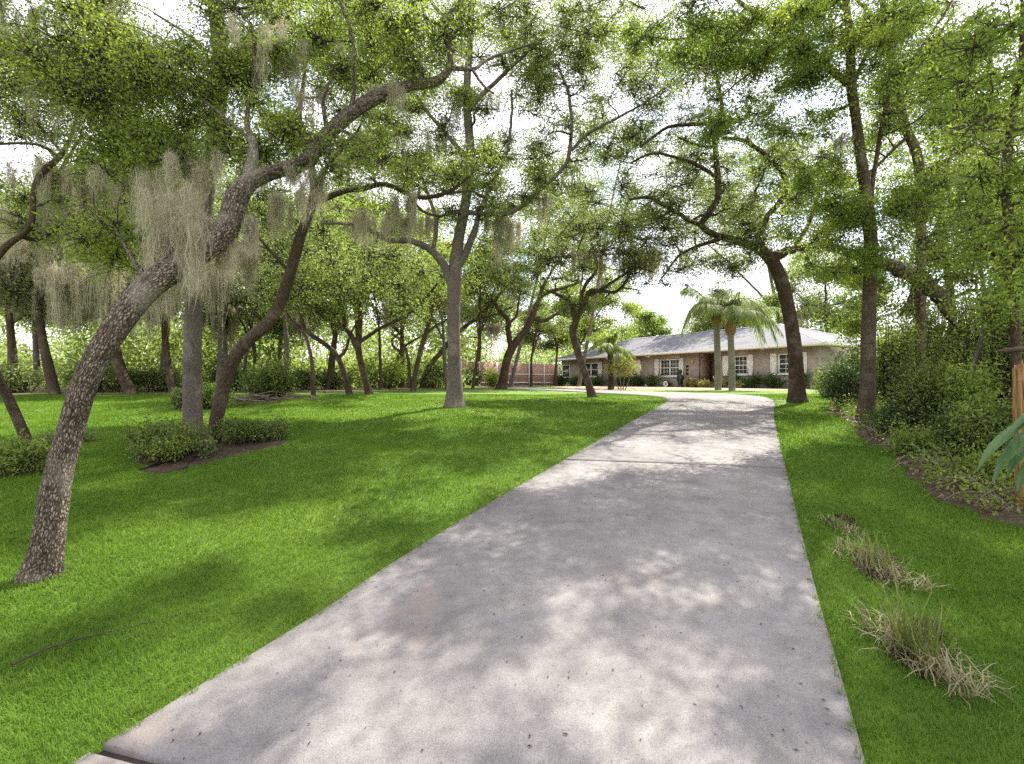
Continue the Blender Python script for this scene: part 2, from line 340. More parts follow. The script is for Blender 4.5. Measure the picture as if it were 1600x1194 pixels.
# ------------------------------------------------------------------ ground
rng = np.random.default_rng(5)
def dedge(pts): return np.array([ghit(*p)[:2] for p in pts])
LEFT = [(-675, 1690), (-150, 1364), (130, 1190), (279, 1099), (500, 962), (600, 893), (749, 799), (880, 722), (976, 666), (1020, 641.5), (1040, 630), (1044, 627), (1040, 624), (1020, 620), (950, 615.5), (890, 612), (819, 608.8), (780, 607.2)]
RIGHT = [(1474, 1690), (1385, 1335), (1349, 1190), (1310, 1050), (1268, 900), (1228, 735.6), (1212, 665.6), (1209, 651.6), (1210.5, 632), (1208, 627), (1198, 622.5), (1180, 619.5), (1125, 616.2), (1046, 613.6), (950, 610.6), (880, 608.3), (800, 605.6)]
EL, ER = dedge(LEFT), dedge(RIGHT)
el = resample(np.c_[EL, np.zeros(len(EL))], 200)[:, :2]; er = resample(np.c_[ER, np.zeros(len(ER))], 200)[:, :2]
drive_poly = np.vstack([el, er[::-1]])
def inside(pts, poly):
    x, y = pts[:, 0], pts[:, 1]; r = np.zeros(len(pts), bool); j = len(poly) - 1
    for i in range(len(poly)):
        xi, yi = poly[i]; xj, yj = poly[j]
        c = ((yi > y) != (yj > y)) & (x < (xj - xi) * (y - yi) / (yj - yi + 1e-12) + xi); r ^= c; j = i
    return r
def polydist(pts, poly):
    d = np.full(len(pts), 1e9); q = np.roll(poly, -1, 0)
    for a, b in zip(poly, q):
        ab = b - a; t = np.clip(((pts - a) @ ab) / (ab @ ab + 1e-12), 0, 1); d = np.minimum(d, np.linalg.norm(pts - (a + t[:, None] * ab), axis=1))
    return d
# the ground sheet: fine near the camera, coarse to the horizon
def axis(lo, hi, fine, growth):
    a = [0.0]; s = fine
    while a[-1] < hi: a.append(a[-1] + s); s = max(fine, (a[-1] - 12) * growth)
    b = [0.0]; s = fine
    while b[-1] > lo: b.append(b[-1] - s); s = max(fine, (-b[-1] - 12) * growth)
    return np.array(b[:0:-1] + a)
gx, gy = axis(-700, 700, .22, .12), axis(-60, 900, .22, .10)
XX, YY = np.meshgrid(gx, gy)
def lumps(x, y):
    return (.020 * np.sin(1.7 * x + .9 * y + 1.1 * np.sin(.8 * y)) + .016 * np.sin(2.9 * y - 1.1 * x + 1.3 * np.sin(1.3 * x)) + .008 * np.sin(5.1 * x + 4.3 * y))
near = (np.abs(XX) < 16) & (YY < 24) & (YY > -6)
dd = np.full(XX.shape, 9.0); dd[near] = polydist(np.c_[XX[near], YY[near]], drive_poly)
ins = np.zeros(XX.shape, bool); ins[near] = inside(np.c_[XX[near], YY[near]], drive_poly)
def ground_z(x, y, d): return G(y) + lumps(x, y) * np.clip(d / 1.0, 0, 1) * np.clip((22 - y) / 8, 0, 1)
ZZ = np.where(ins, G(YY) - 0.03, ground_z(XX, YY, dd) + 0.0)
idx = np.arange(XX.size).reshape(XX.shape)
Lq = np.stack([idx[:-1, :-1], idx[:-1, 1:], idx[1:, 1:], idx[1:, :-1]], -1).reshape(-1)
prop(mesh_obj("lawn", np.c_[XX.ravel(), YY.ravel(), ZZ.ravel()], Lq, quads(len(Lq)), M["turf"], smooth=True), kind="structure")

def strip_sheet(name, L, R, z, mat, cross=9, thick=0.06):
    """a slab between two edge lines, with its own sides"""
    n = len(L); t = np.linspace(0, 1, cross)[None, :, None]
    XY = L[:, None] * (1 - t) + R[:, None] * t
    Z = G(XY[..., 1]) + z
    top = np.concatenate([XY, Z[..., None]], -1).reshape(-1, 3)
    bot = top.copy(); bot[:, 2] -= thick
    V = np.vstack([top, bot]); i = np.arange(n * cross).reshape(n, cross); o = n * cross
    q = [np.stack([i[:-1, :-1], i[:-1, 1:], i[1:, 1:], i[1:, :-1]], -1).reshape(-1)]
    for e in (i[:, 0], i[::-1, -1], i[0, ::-1], i[-1]):
        q.append(np.stack([e[:-1], e[1:], e[1:] + o, e[:-1] + o], -1).reshape(-1))
    L_ = np.concatenate(q)
    return V, L_
# split the drive into slabs at its three joints (with the bend kept in the last slab)
def cut_index(e, py, px):
    p = ghit(px, py)[:2]; return int(np.argmin(np.linalg.norm(e - p, axis=1)))
cl = [cut_index(el, 1172, 163), cut_index(el, 722, 880), cut_index(el, 644, 1012)]
cr_ = [cut_index(er, 1560, 1441), cut_index(er, 735, 1228), cut_index(er, 651, 1209)]
cl = [0] + cl + [199]; cr_ = [0] + cr_ + [199]
Vs, Ls, off = [], [], 0
for k in range(4):
    n = 60 if k == 3 else 40
    a = resample(np.c_[el[cl[k]:cl[k + 1] + 1], np.zeros(cl[k + 1] - cl[k] + 1)], n)[:, :2]
    b = resample(np.c_[er[cr_[k]:cr_[k + 1] + 1], np.zeros(cr_[k + 1] - cr_[k] + 1)], n)[:, :2]
    if k: 
        d = (a[1] - a[0]); a[0] += d / np.linalg.norm(d) * .045; d = (b[1] - b[0]); b[0] += d / np.linalg.norm(d) * .045
    V, L = strip_sheet("slab", a, b, .022, None); Vs.append(V); Ls.append(L + off); off += len(V)
L = np.concatenate(Ls)
prop(mesh_obj("driveway", np.vstack(Vs), L, quads(len(L)), M["concrete"]), kind="structure")
V, L = strip_sheet("joint", el, er, -.004, None, 9, .03)
prop(mesh_obj("driveway_bed", V, L, quads(len(L)), M["joint"]), kind="structure")

def ground_patch(name, outline, z, mat, jitter=.06, seed=1, kind="structure"):
    """a sheet a little above the lawn, following its height, with a ragged outline"""
    r = np.random.default_rng(seed); o = resample(np.c_[np.vstack([outline, outline[:1]]), np.zeros(len(outline) + 1)], 320 if np.ptp(outline[:, 0]) > 12 else 90)[:-1, :2]
    RS = np.r_[1, np.linspace(.96, .03, 22 if np.ptp(o[:, 0]) > 3 else 7)]
    o = o + r.normal(0, jitter, o.shape); c = o.mean(0)
    rings = [c + (o - c) * s for s in RS]
    XY = np.array(rings); D = polydist(XY.reshape(-1, 2), drive_poly)
    V0 = XY.shape[0] * XY.shape[1]
    Z = ground_z(XY[..., 0].ravel(), XY[..., 1].ravel(), D) + z
    hump = np.repeat(np.r_[-.03, np.linspace(.0, .012, len(RS) - 1)], len(o)) + r.normal(0, .004, V0)
    V = np.c_[XY.reshape(-1, 2), Z + hump]; i = np.arange(XY.shape[0] * len(o)).reshape(XY.shape[0], len(o))
    L = np.stack([i[:-1], np.roll(i[:-1], -1, 1), np.roll(i[1:], -1, 1), i[1:]], -1).reshape(-1)
    return prop(mesh_obj(name, V, L, quads(len(L)), mat, smooth=True), kind=kind), o
def gpts(pts): return np.array([ghit(*p)[:2] for p in pts])
beds = []
_, o = ground_patch("mulch_bed", gpts([(225, 735), (210, 708), (300, 672), (430, 663), (450, 690), (410, 704), (330, 720), (240, 742)]), .012, M["mulch"], .05, 2); beds.append(o)
wood_edge = gpts([(1300, 622), (1300, 640), (1335, 668), (1375, 700), (1410, 735), (1460, 775), (1530, 805), (1640, 830)])
right_bed = np.vstack([wood_edge, [(7.5, 3.0), (30, 1.0), (34, 14), (13, 15.5)]])
_, o = ground_patch("woodland_bed", right_bed, .042, M["forest_floor"], .07, 3); beds.append(o)
house_bed = gpts([(885, 607), (950, 609.2), (1080, 608.7), (1150, 609.5), (1230, 610), (1290, 609)])
house_bed = np.vstack([house_bed, [(16.5, 26.7), (10, 36), (3.2, 44)]])
_, o = ground_patch("front_bed", house_bed, .012, M["straw"], .05, 4); beds.append(o)
left_floor = np.array([(-80, 16.5), (-30, 16.2), (-17, 16.3), (-12, 17.5), (-8, 21), (-5.5, 25), (-2, 28), (1.5, 33), (-4, 60), (-80, 60)])
_, o = ground_patch("woodland_floor", left_floor, .03, M["forest_floor"], .15, 5); beds.append(o)
_, o = ground_patch("brush_bed", gpts([(360, 626), (400, 618), (465, 616), (480, 622), (430, 630), (370, 634)]), .012, M["mulch"], .08, 6)
clump_beds = [gpts([(1385, 1020), (1400, 960), (1470, 960), (1490, 1040), (1480, 1078), (1430, 1070)]), gpts([(1325, 890), (1340, 850), (1400, 860), (1415, 905), (1370, 925)]), gpts([(1290, 825), (1300, 805), (1330, 808), (1335, 835)])]
for i, cb in enumerate(clump_beds):
    _, o = ground_patch("bare_patch", cb.mean(0) + (cb - cb.mean(0)) * .72, .014, M["mulch"], .03, 10 + i); beds.append(o)

# ------------------------------------------------------------------ grass blades (dense near the camera, thinning with distance)
def lawn_ok(pts):
    ok = ~inside(pts, drive_poly)
    nr = np.abs(pts[:, 0] - 1) < 4.5; y = pts[nr, 1]
    ok[nr] |= polydist(pts[nr], drive_poly[::2]) < .014 + .014 * np.sin(y * 9 + 2 * np.sin(y * 23)) + .01 * np.sin(y * 61)
    for b in beds: ok &= ~inside(pts, b)
    return ok
N = 900000; u = rng.random(N); a_, b_ = 1.2, 17.0; k = .36
gy_ = (a_ ** k + u * (b_ ** k - a_ ** k)) ** (1 / k)
gx_ = rng.uniform(-1.25, 1.2, N) * (gy_ + .35)
pt = np.c_[gx_, gy_]; pt = pt[lawn_ok(pt)]
pd = np.full(len(pt), 2.0); nr = np.abs(pt[:, 0] - 1) < 5; pd[nr] = polydist(pt[nr], drive_poly[::2]); pz = np.where(inside(pt, drive_poly), G(pt[:, 1]) + .012, ground_z(pt[:, 0], pt[:, 1], pd) - .004)
n = len(pt); dist = np.hypot(pt[:, 0], pt[:, 1])
tall = .5 + .5 * np.sin(pt[:, 0] * 3.1 + 1.7 * np.sin(pt[:, 1] * 2.3)) * np.sin(pt[:, 1] * 2.7 + pt[:, 0])
h = rng.uniform(.022, .040, n) * (1 + .35 * tall) * np.clip(.8 + pd * 1.5, .8, 1); h[rng.random(n) < .015] *= 1.7
wd = .0027 * np.clip(dist / 2.6, .9, 4.5) * rng.uniform(.8, 1.2, n)
az = rng.uniform(0, 2 * math.pi, n); lean = rng.uniform(.15, .9, n)
dr = np.c_[np.cos(az), np.sin(az), np.zeros(n)]; sd = np.c_[-np.sin(az), np.cos(az), np.zeros(n)]
base = np.c_[pt, pz]; up = np.array([0, 0, 1.0])
mid = base + up * (h * .62)[:, None] + dr * (h * lean * .3)[:, None]; tip = base + up * (h * (1.05 - .35 * lean))[:, None] + dr * (h * lean)[:, None]
w2 = (wd / 2)[:, None]
V = np.stack([base - sd * w2, base + sd * w2, mid + sd * w2 * .75, mid - sd * w2 * .75, tip], 1).reshape(-1, 3)
i5 = np.arange(n)[:, None] * 5
L = (i5 + np.array([0, 1, 2, 3, 3, 2, 4])).ravel(); T = np.tile(np.array([4, 3]), n)
prop(mesh_obj("lawn_grass", V, L, T, M["grass"]), "bright green mown grass blades covering the lawn either side of the drive", "grass", kind="stuff")

# ------------------------------------------------------------------ trees
def px_path(pts): return np.array([[*P(x, y, Y), w / 2 / F * Y * math.cos(math.atan((x - CX) / F))] for x, y, Y, w in pts])
def fill_Y(pts, Y0=None):
    """(px,py,w) rows with one depth"""
    return [(x, y, Y0, w) for x, y, w in pts]
def ellipsoid(rng, n, shell=.45):
    v = rng.normal(0, 1, (n, 3)); v /= np.linalg.norm(v, axis=1, keepdims=True)
    return v * (rng.random(n) ** shell)[:, None]
def moss_strands(rng, tops, lengths, w):
    n = len(tops); K = 6; t = np.linspace(0, 1, K)
    wob = rng.normal(0, 1, (n, K, 2)) * .016 + np.cumsum(rng.normal(0, 1, (n, K, 2)), 1) * (lengths[:, None, None] * .012)
    Pn = np.zeros((n, K, 3)); Pn[:, :, :2] = tops[:, None, :2] + wob
    Pn[:, :, 2] = tops[:, None, 2] - lengths[:, None] * t[None]
    az = rng.uniform(0, math.pi, n); S = np.c_[np.cos(az), np.sin(az), np.zeros(n)]
    ww = w * .48 * rng.uniform(.6, 1.4, (n, 1)) * np.array([.5, 1, 1, .9, .7, .15])[None]
    A = Pn - S[:, None] * ww[..., None] * .5; B = Pn + S[:, None] * ww[..., None] * .5
    V = np.stack([A, B], 2).reshape(-1, 3); i = np.arange(n * K * 2).reshape(n, K, 2)
    L = np.stack([i[:, :-1, 0], i[:, :-1, 1], i[:, 1:, 1], i[:, 1:, 0]], -1).reshape(-1)
    # curly side hairs
    m = n * 12; si = rng.integers(0, n, m); ti = rng.integers(1, K - 1, m); C = Pn[si, ti] + rng.normal(0, w * 1.2, (m, 3))
    D = rand_dirs(rng, m, -.5); Nn = rand_dirs(rng, m)
    V2, L2, T2 = leaf_mesh(C, D, Nn, rng.uniform(5, 12, m) * w, w * .45)
    return np.vstack([V, V2]), np.concatenate([L, L2 + len(V)])
def make_moss(root, off, rng, clumps, w=.008):
    """clumps: centre of the top (3), half width along x, half depth, length, number"""
    Vs, Ls, o = [], [], 0
    for c, hw, hd, ln, n in clumps:
        n = int(n * 2.4)
        tw = max(3, int(hw / .035)); cen = np.c_[rng.uniform(-hw, hw, tw), rng.uniform(-hd, hd, tw), rng.uniform(-.12, .06, tw)]; cl_ = ln * rng.uniform(.3, 1.15, tw) * (1 - .45 * (np.abs(cen[:, 0]) / max(hw, .01)) ** 2)
        k = rng.integers(0, tw, n)
        tops = np.asarray(c) + cen[k] + rng.normal(0, 1, (n, 3)) * (.018 + .012 * ln)
        V, L = moss_strands(rng, tops, cl_[k] * rng.uniform(.35, 1.05, n), w); Vs.append(V); Ls.append(L + o); o += len(V)
    L = np.concatenate(Ls)
    return mesh_obj("spanish_moss", np.vstack(Vs), L, quads(len(L)), M["moss"], root, off)

def build_tree(name, label, cat, group, paths, pads, leaf, lmat, bmat, seed, moss=None, twig_r=.006, sides=16, flare=1.0, spread=.10, attach_from=.35, moss_w=.008, per_twig=26):
    """paths: rows (x,y,z,r), trunk first; pads: (centre, (rx,ry,rz), leaves)"""
    rng = np.random.default_rng(seed); base = paths[0][0, :3].copy()
    root = empty(name, base, label, cat, group)
    anchors = []
    for i, p in enumerate(paths):
        ln = np.linalg.norm(np.diff(p[:, :3], axis=0), axis=1).sum(); n = int(np.clip(ln / .09, 8, 70)); q = resample(p, n)
        q[:, 3] = np.maximum(q[:, 3], .003)
        if i == 0:
            d = np.linalg.norm(q[:, :3] - q[0, :3], axis=1); q[:, 3] *= 1 + .35 * flare * np.exp(-d / (q[0, 3] * 1.3))
            q = np.vstack([np.r_[q[0, :2] - (q[1, :2] - q[0, :2]) * .5, q[0, 2] - .25, q[0, 3] * 1.2], q])
        else:
            j = rng.normal(0, 1, (n, 3)); j = np.cumsum(j, 0); j -= np.linspace(0, 1, n)[:, None] * j[-1]; q[:, :3] += j * q[:, 3:4].mean() * .16
        V, L, T, uv = tubes(q[None, :, :3], q[None, :, 3], sides if i == 0 else max(7, sides - 6), rng, .075)
        mesh_obj("trunk" if i == 0 else "limb", V, L, T, bmat, root, base, uv, smooth=True)
        s = int(n * (attach_from if i == 0 else .25)); anchors.append(q[s:])
    if pads:
        A = np.vstack(anchors); C = np.array([p[0] for p in pads]); R = np.array([p[1] for p in pads]); NL = np.array([p[2] for p in pads])
        # branch from the nearest wood (or from an earlier pad) to each pad
        order = np.argsort([np.min(np.linalg.norm(A[:, :3] - c, axis=1)) for c in C]); bp, br = [], []
        Aall = A.copy()
        for o in order:
            c = C[o]; dv = np.linalg.norm(Aall[:, :3] - c, axis=1) + np.maximum(0, Aall[:, 2] - c[2]) * .7; i = int(np.argmin(dv)); s = Aall[i]
            mid1 = s[:3] * .65 + c * .35 + rng.normal(0, .09, 3) * dv[i]; mid2 = s[:3] * .3 + c * .7 + rng.normal(0, .09, 3) * dv[i] + np.array([0, 0, .06 * dv[i]])
            r0 = min(s[3] * .6, .016 + .018 * dv[i] + .012 * R[o].max()); r0 = max(r0, twig_r)
            path = resample(np.c_[np.array([s[:3], mid1, mid2, c]), [r0, r0 * .8, r0 * .6, r0 * .4]], 9)
            bp.append(path[:, :3]); br.append(path[:, 3]); Aall = np.vstack([Aall, path[3:]])
        V1, L1, T1, uv1 = tubes(np.array(bp), np.array(br), 6, rng, .05)
        # twigs inside each pad and leaves along them
        nt_ = np.maximum(4, NL // per_twig); pid = np.repeat(np.arange(len(C)), nt_); n = len(pid)
        e = ellipsoid(rng, n, .4) * R[pid]; s = ellipsoid(rng, n, .6) * R[pid] * .35
        k = np.linspace(0, 1, 4)[None, :, None]; sag = np.zeros((n, 4, 3)); sag[:, :, 2] = -(np.linspace(0, 1, 4) ** 2) * rng.uniform(-.05, .2, n)[:, None] * R[pid].mean(1)[:, None]
        TP = C[pid][:, None] + s[:, None] * (1 - k) + e[:, None] * k + sag + rng.normal(0, .02, (n, 4, 3))
        s_r = twig_r * 1.25 * rng.uniform(.7, 1.2, n)[:, None] * np.array([1, .8, .6, .3])[None]
        V2, L2, T2, uv2 = tubes(TP, s_r, 3)
        # link twig starts back to the pad hub
        LP = np.stack([C[pid], C[pid] * .5 + TP[:, 0] * .5, TP[:, 0]], 1); V3, L3, T3, uv3 = tubes(LP, np.repeat(s_r[:, :1], 3, 1), 3)
        o1, o2 = len(V1), len(V1) + len(V2)
        mesh_obj("branches", np.vstack([V1, V2, V3]), np.concatenate([L1, L2 + o1, L3 + o2]), np.concatenate([T1, T2, T3]), bmat if twig_r > .02 else M["twig"], root, base, np.vstack([uv1, uv2, uv3]))
        lt = np.repeat(np.arange(n), np.maximum(1, (NL / nt_).astype(int))[pid]); m_ = len(lt); t = rng.uniform(.25, 1.05, m_) * 3
        i0 = np.clip(t.astype(int), 0, 2); f = (t - i0)[:, None]
        LC = TP[lt, i0] * (1 - f) + TP[lt, i0 + 1] * f + rng.normal(0, spread, (m_, 3)) * np.array([1, 1, .7])
        leaves_obj("crown", LC, rng, leaf[0], leaf[1], lmat, root, base)
    if moss: make_moss(root, base, rng, moss, moss_w)
    return root
def region(rng, px, py, wx, wy, Y0, Y1, n, r, nl, flat=.7):
    out = []
    for _ in range(int(math.ceil(n * PADS))):
        a = rng.uniform(0, 6.28); q = math.sqrt(rng.random())
        Y = rng.uniform(Y0, Y1); c = P(px + wx * q * math.cos(a), py + wy * q * math.sin(a), Y); s = r * 1.3 * rng.uniform(.6, 1.4); e = rng.uniform(.75, 1.45)
        out.append((c, (s * e, s / e * 1.1, s * flat * rng.uniform(.6, 1.25)), int(nl * LEAVES * rng.uniform(.6, 1.3))))
    return out
PADS, LEAVES = 2.0, .72
def regions(seed, rows):
    rng = np.random.default_rng(seed); out = []
    for row in rows: out += region(rng, *row)
    return out
def mp(px, py, Y, wpx, lpx, n, hd=.25): return (P(px, py, Y), wpx / F * Y, hd, lpx / F * Y, n)

LAWN = "oaks standing on the front lawn"
# A: the leaning oak close by on the left
A1 = px_path([(61, 906, 3.33, 64), (74, 850, 3.33, 55), (89, 750, 3.35, 51), (105, 690, 3.4, 48), (138, 585, 3.5, 46), (189, 501, 3.65, 45), (237, 445, 3.8, 46), (296, 405, 4.0, 45), (352, 360, 4.2, 43), (372, 305, 4.3, 38), (392, 283, 4.35, 30),
              (430, 268, 4.45, 23), (477, 253, 4.5, 24), (500, 223, 4.6, 23), (541, 183, 4.7, 22), (588, 152, 4.8, 22), (635, 135, 4.9, 17), (685, 126, 5.0, 15), (703, 102, 5.0, 10), (701, 66, 5.05, 9), (694, 43, 5.1, 9), (720, 2, 5.2, 8), (745, -60, 5.3, 6)])
A_limbs = [[(392, 285, 4.35, 26), (396, 225, 4.4, 15), (385, 190, 4.5, 9), (400, 120, 4.6, 7), (395, 40, 4.7, 5)], [(395, 225, 4.4, 9), (369, 201, 4.5, 6), (301, 146, 4.7, 5), (241, 115, 4.9, 4), (167, 100, 5.1, 3)],
           [(703, 106, 5, 8), (738, 109, 5.1, 6), (765, 92, 5.3, 4), (835, 67, 5.6, 3)], [(738, 109, 5.1, 5), (755, 134, 5.0, 4), (772, 147, 5, 3)], [(702, 65, 5.05, 6), (718, 45, 5, 5), (732, 30, 5, 3)],
           [(547, 178, 4.7, 10), (554, 134, 4.7, 7), (551, 60, 4.8, 6), (526, -10, 4.8, 5)], [(512, 205, 4.6, 8), (505, 167, 4.6, 7), (507, 144, 4.6, 5), (529, 100, 4.7, 3)],
           [(528, 200, 4.6, 5), (564, 218, 4.6, 4), (588, 238, 4.5, 3), (625, 245, 4.5, 2)], [(694, 43, 5.1, 5), (660, 25, 5, 5), (640, 20, 4.9, 4), (617, 60, 4.9, 3), (618, 100, 4.9, 2)], [(237, 448, 3.8, 14), (205, 400, 4.0, 8), (180, 360, 4.2, 5), (150, 340, 4.5, 3)]]
padsA = regions(11, [(90, 50, 150, 80, 4.4, 6.2, 11, .42, 900), (260, 130, 150, 80, 4.4, 6.0, 12, .40, 900), (430, 60, 110, 90, 4.4, 5.8, 9, .38, 800), (300, 235, 110, 30, 4.3, 5.2, 7, .28, 700), (590, 60, 110, 70, 4.6, 5.8, 9, .36, 800),
                     (690, 60, 60, 60, 4.8, 5.6, 4, .3, 600), (190, 230, 80, 50, 4.5, 5.4, 5, .3, 700), (560, 235, 70, 30, 4.4, 5.0, 3, .22, 400), (190, 380, 60, 40, 4.1, 4.8, 4, .26, 600), (420, 190, 60, 40, 4.4, 5, 3, .25, 450), (250, -170, 420, 110, 4.2, 6.5, 13, .36, 700)])  # last row: unseen crown above the frame, added to cast shade
mossA = [mp(60, 40, 5.2, 50, 130, 150, .3), mp(160, 20, 5.4, 40, 100, 110, .3), mp(100, 150, 5.4, 60, 110, 130, .3), mp(370, 60, 5.2, 25, 110, 90, .2), mp(545, 80, 4.9, 18, 90, 70, .12), mp(480, 130, 4.8, 20, 90, 70, .15), mp(292, 335, 3.8, 34, 190, 240, .14), mp(262, 300, 3.9, 44, 150, 150, .14), mp(300, 330, 4.15, 40, 150, 900, .16), (P(262, 360, 4.0), .16, .12, 1.0, 420), mp(375, 335, 4.3, 28, 120, 320, .12), mp(240, 270, 4.6, 70, 130, 420, .3), mp(170, 155, 4.9, 22, 70, 180, .15), mp(470, 262, 4.5, 40, 90, 200, .1), mp(330, 250, 4.6, 60, 120, 300, .3), mp(440, 60, 4.7, 60, 110, 200, .3), mp(610, 135, 4.8, 25, 60, 90, .1)]
build_tree("oak_tree", "nearest oak at the left, furrowed grey trunk leaning to the right over the lawn", "tree", LAWN, [A1] + [px_path(l) for l in A_limbs], [(c, q, int(n * 1.25)) for c, q, n in padsA], (.037, .0165), M["oak_near"], M["bark_light"], 1, mossA, .0045, 26, .8, .085, .5, .0045)

# E: the lichened trunk at the picture's left edge
E1 = px_path([(56, 716, 6.75, 23), (45, 695, 6.75, 20), (30, 660, 6.7, 19), (12, 620, 6.6, 19), (-12, 570, 6.4, 18), (-32, 500, 6.2, 17), (-22, 430, 6.1, 16), (10, 385, 6.0, 14), (38, 365, 6.0, 12), (50, 345, 6.0, 11), (53, 300, 6.1, 11), (66, 270, 6.1, 12), (92, 246, 6.2, 11), (110, 215, 6.3, 7), (125, 150, 6.5, 5), (120, 60, 6.7, 4)])
E_l = [[(90, 246, 6.2, 9), (66, 228, 6.1, 7), (30, 224, 6.0, 6), (-30, 228, 6, 5)], [(30, 368, 6.0, 9), (60, 375, 6.2, 9), (92, 356, 6.4, 9), (112, 345, 6.5, 7), (95, 310, 6.6, 8), (88, 285, 6.6, 8), (100, 258, 6.6, 7), (130, 210, 6.7, 4)], [(98, 240, 6.2, 6), (60, 195, 6.2, 5), (20, 165, 6.2, 4)]]
padsE = regions(12, [(40, 130, 110, 60, 5.8, 7.4, 9, .5, 700), (60, 330, 70, 30, 6, 7.2, 3, .35, 350), (150, 330, 80, 60, 6.3, 7.6, 5, .42, 600), (40, 200, 60, 30, 6, 7, 3, .35, 400), (-60, 60, 90, 120, 5.8, 7, 6, .5, 600)])
mossE = [mp(150, 330, 7.2, 60, 150, 320, .4), mp(40, 330, 6.9, 50, 120, 200, .3), mp(110, 260, 6.4, 40, 140, 350, .3), mp(60, 255, 6.4, 60, 70, 150, .3), mp(30, 0, 6.8, 40, 80, 260, .3), mp(165, 270, 6.8, 40, 150, 300, .3)]
build_tree("oak_tree", "lichen spotted trunk leaning out of the picture at the left edge above a weedy bush", "tree", LAWN, [E1] + [px_path(l) for l in E_l], [(c, q, int(n * 1.4)) for c, q, n in padsE], (.04, .018), M["oak_near"], M["bark_dark"], 2, mossE, .005, 16, .8, .09, .55, .006)

# B and C: the pair in the shrub bed
YB = float(ghit(302, 676)[1]); YC = float(ghit(333, 692)[1])
B1 = px_path(fill_Y([(302, 676, 35), (301, 640, 31), (300, 560, 29), (302, 500, 28), (307, 430, 26), (318, 340, 25), (333, 220, 26), (346, 110, 29), (340, 40, 24), (333, -60, 20), (330, -180, 14)], YB))
B_l = [fill_Y(l, YB) for l in ([(350, 62, 14), (380, 60, 10), (400, 52, 9), (425, 32, 8), (455, -10, 6)], [(345, 115, 8), (300, 60, 6), (240, 20, 4)], [(333, 0, 12), (280, -60, 8), (200, -110, 5)], [(332, -40, 12), (400, -110, 8), (470, -170, 5)])]
padsB = regions(13, [(330, 20, 240, 90, YB - 1, YB + 2, 18, .65, 900), (300, -170, 330, 110, YB - 1.5, YB + 2, 18, .8, 800), (230, 300, 100, 50, YB, YB + 1.5, 6, .45, 500)])
mossB = [mp(140, 300, YB + 1, 60, 150, 300, .5), mp(430, 240, YB, 40, 110, 200, .3), mp(270, 300, YB + .5, 50, 160, 300, .4), mp(300, 400, YB - .2, 30, 150, 320, .3), mp(230, 360, YB, 70, 170, 420, .5), mp(200, 250, YB + .6, 60, 120, 260, .4), mp(320, 130, YB, 30, 90, 120, .2), mp(390, 390, YB, 25, 80, 160, .2)]
build_tree("oak_tree", "straight grey trunk rising out of the clipped shrub bed on the left", "tree", LAWN, [B1] + [px_path(l) for l in B_l], padsB, (.048, .022), M["oak_mid"], M["bark_grey"], 3, mossB, .006, 18, .4, .11, .5, .008)
C1 = px_path(fill_Y([(333, 694, 30), (339, 650, 27), (351, 600, 26), (371, 552, 25), (398, 523, 24), (425, 497, 24), (442, 462, 22), (457, 415, 20), (471, 365, 18), (487, 322, 17), (490, 280, 15), (480, 230, 12), (468, 180, 9), (476, 110, 7), (470, 40, 5)], YC))
C_l = [fill_Y(l, YC) for l in ([(488, 316, 12), (510, 311, 10), (547, 300, 8), (575, 297, 9), (607, 293, 8), (655, 312, 7), (700, 302, 6), (735, 275, 4), (743, 255, 3)], [(640, 306, 5), (660, 330, 4), (690, 338, 3), (720, 330, 2)], [(455, 430, 7), (430, 400, 6), (405, 370, 5), (390, 340, 4)], [(487, 300, 8), (520, 250, 6), (560, 205, 4), (580, 150, 3)], [(700, 303, 4), (740, 300, 3), (770, 320, 2)])]
padsC = regions(14, [(520, 160, 90, 90, YC - .5, YC + 1.5, 12, .45, 650), (620, 280, 110, 30, YC - .4, YC + .8, 7, .36, 450), (430, 330, 50, 40, YC, YC + 1, 4, .35, 350), (740, 270, 50, 40, YC - .3, YC + .6, 4, .35, 400), (500, 20, 130, 60, YC, YC + 1.5, 7, .5, 600)])
mossC = [mp(485, 300, YC - .1, 22, 50, 160, .15), mp(630, 310, YC, 30, 70, 200, .15), mp(600, 330, YC + .3, 50, 80, 200, .3), mp(455, 310, YC, 30, 110, 180, .2)]
C1[:, 3] *= .86
build_tree("oak_tree", "dark crooked trunk bowing right from the middle of the clipped shrub bed", "tree", LAWN, [C1] + [px_path(l) for l in C_l], padsC, (.046, .02), M["oak_mid"], M["bark_dark"], 4, mossC, .006, 18, .5, .10, .6, .007)

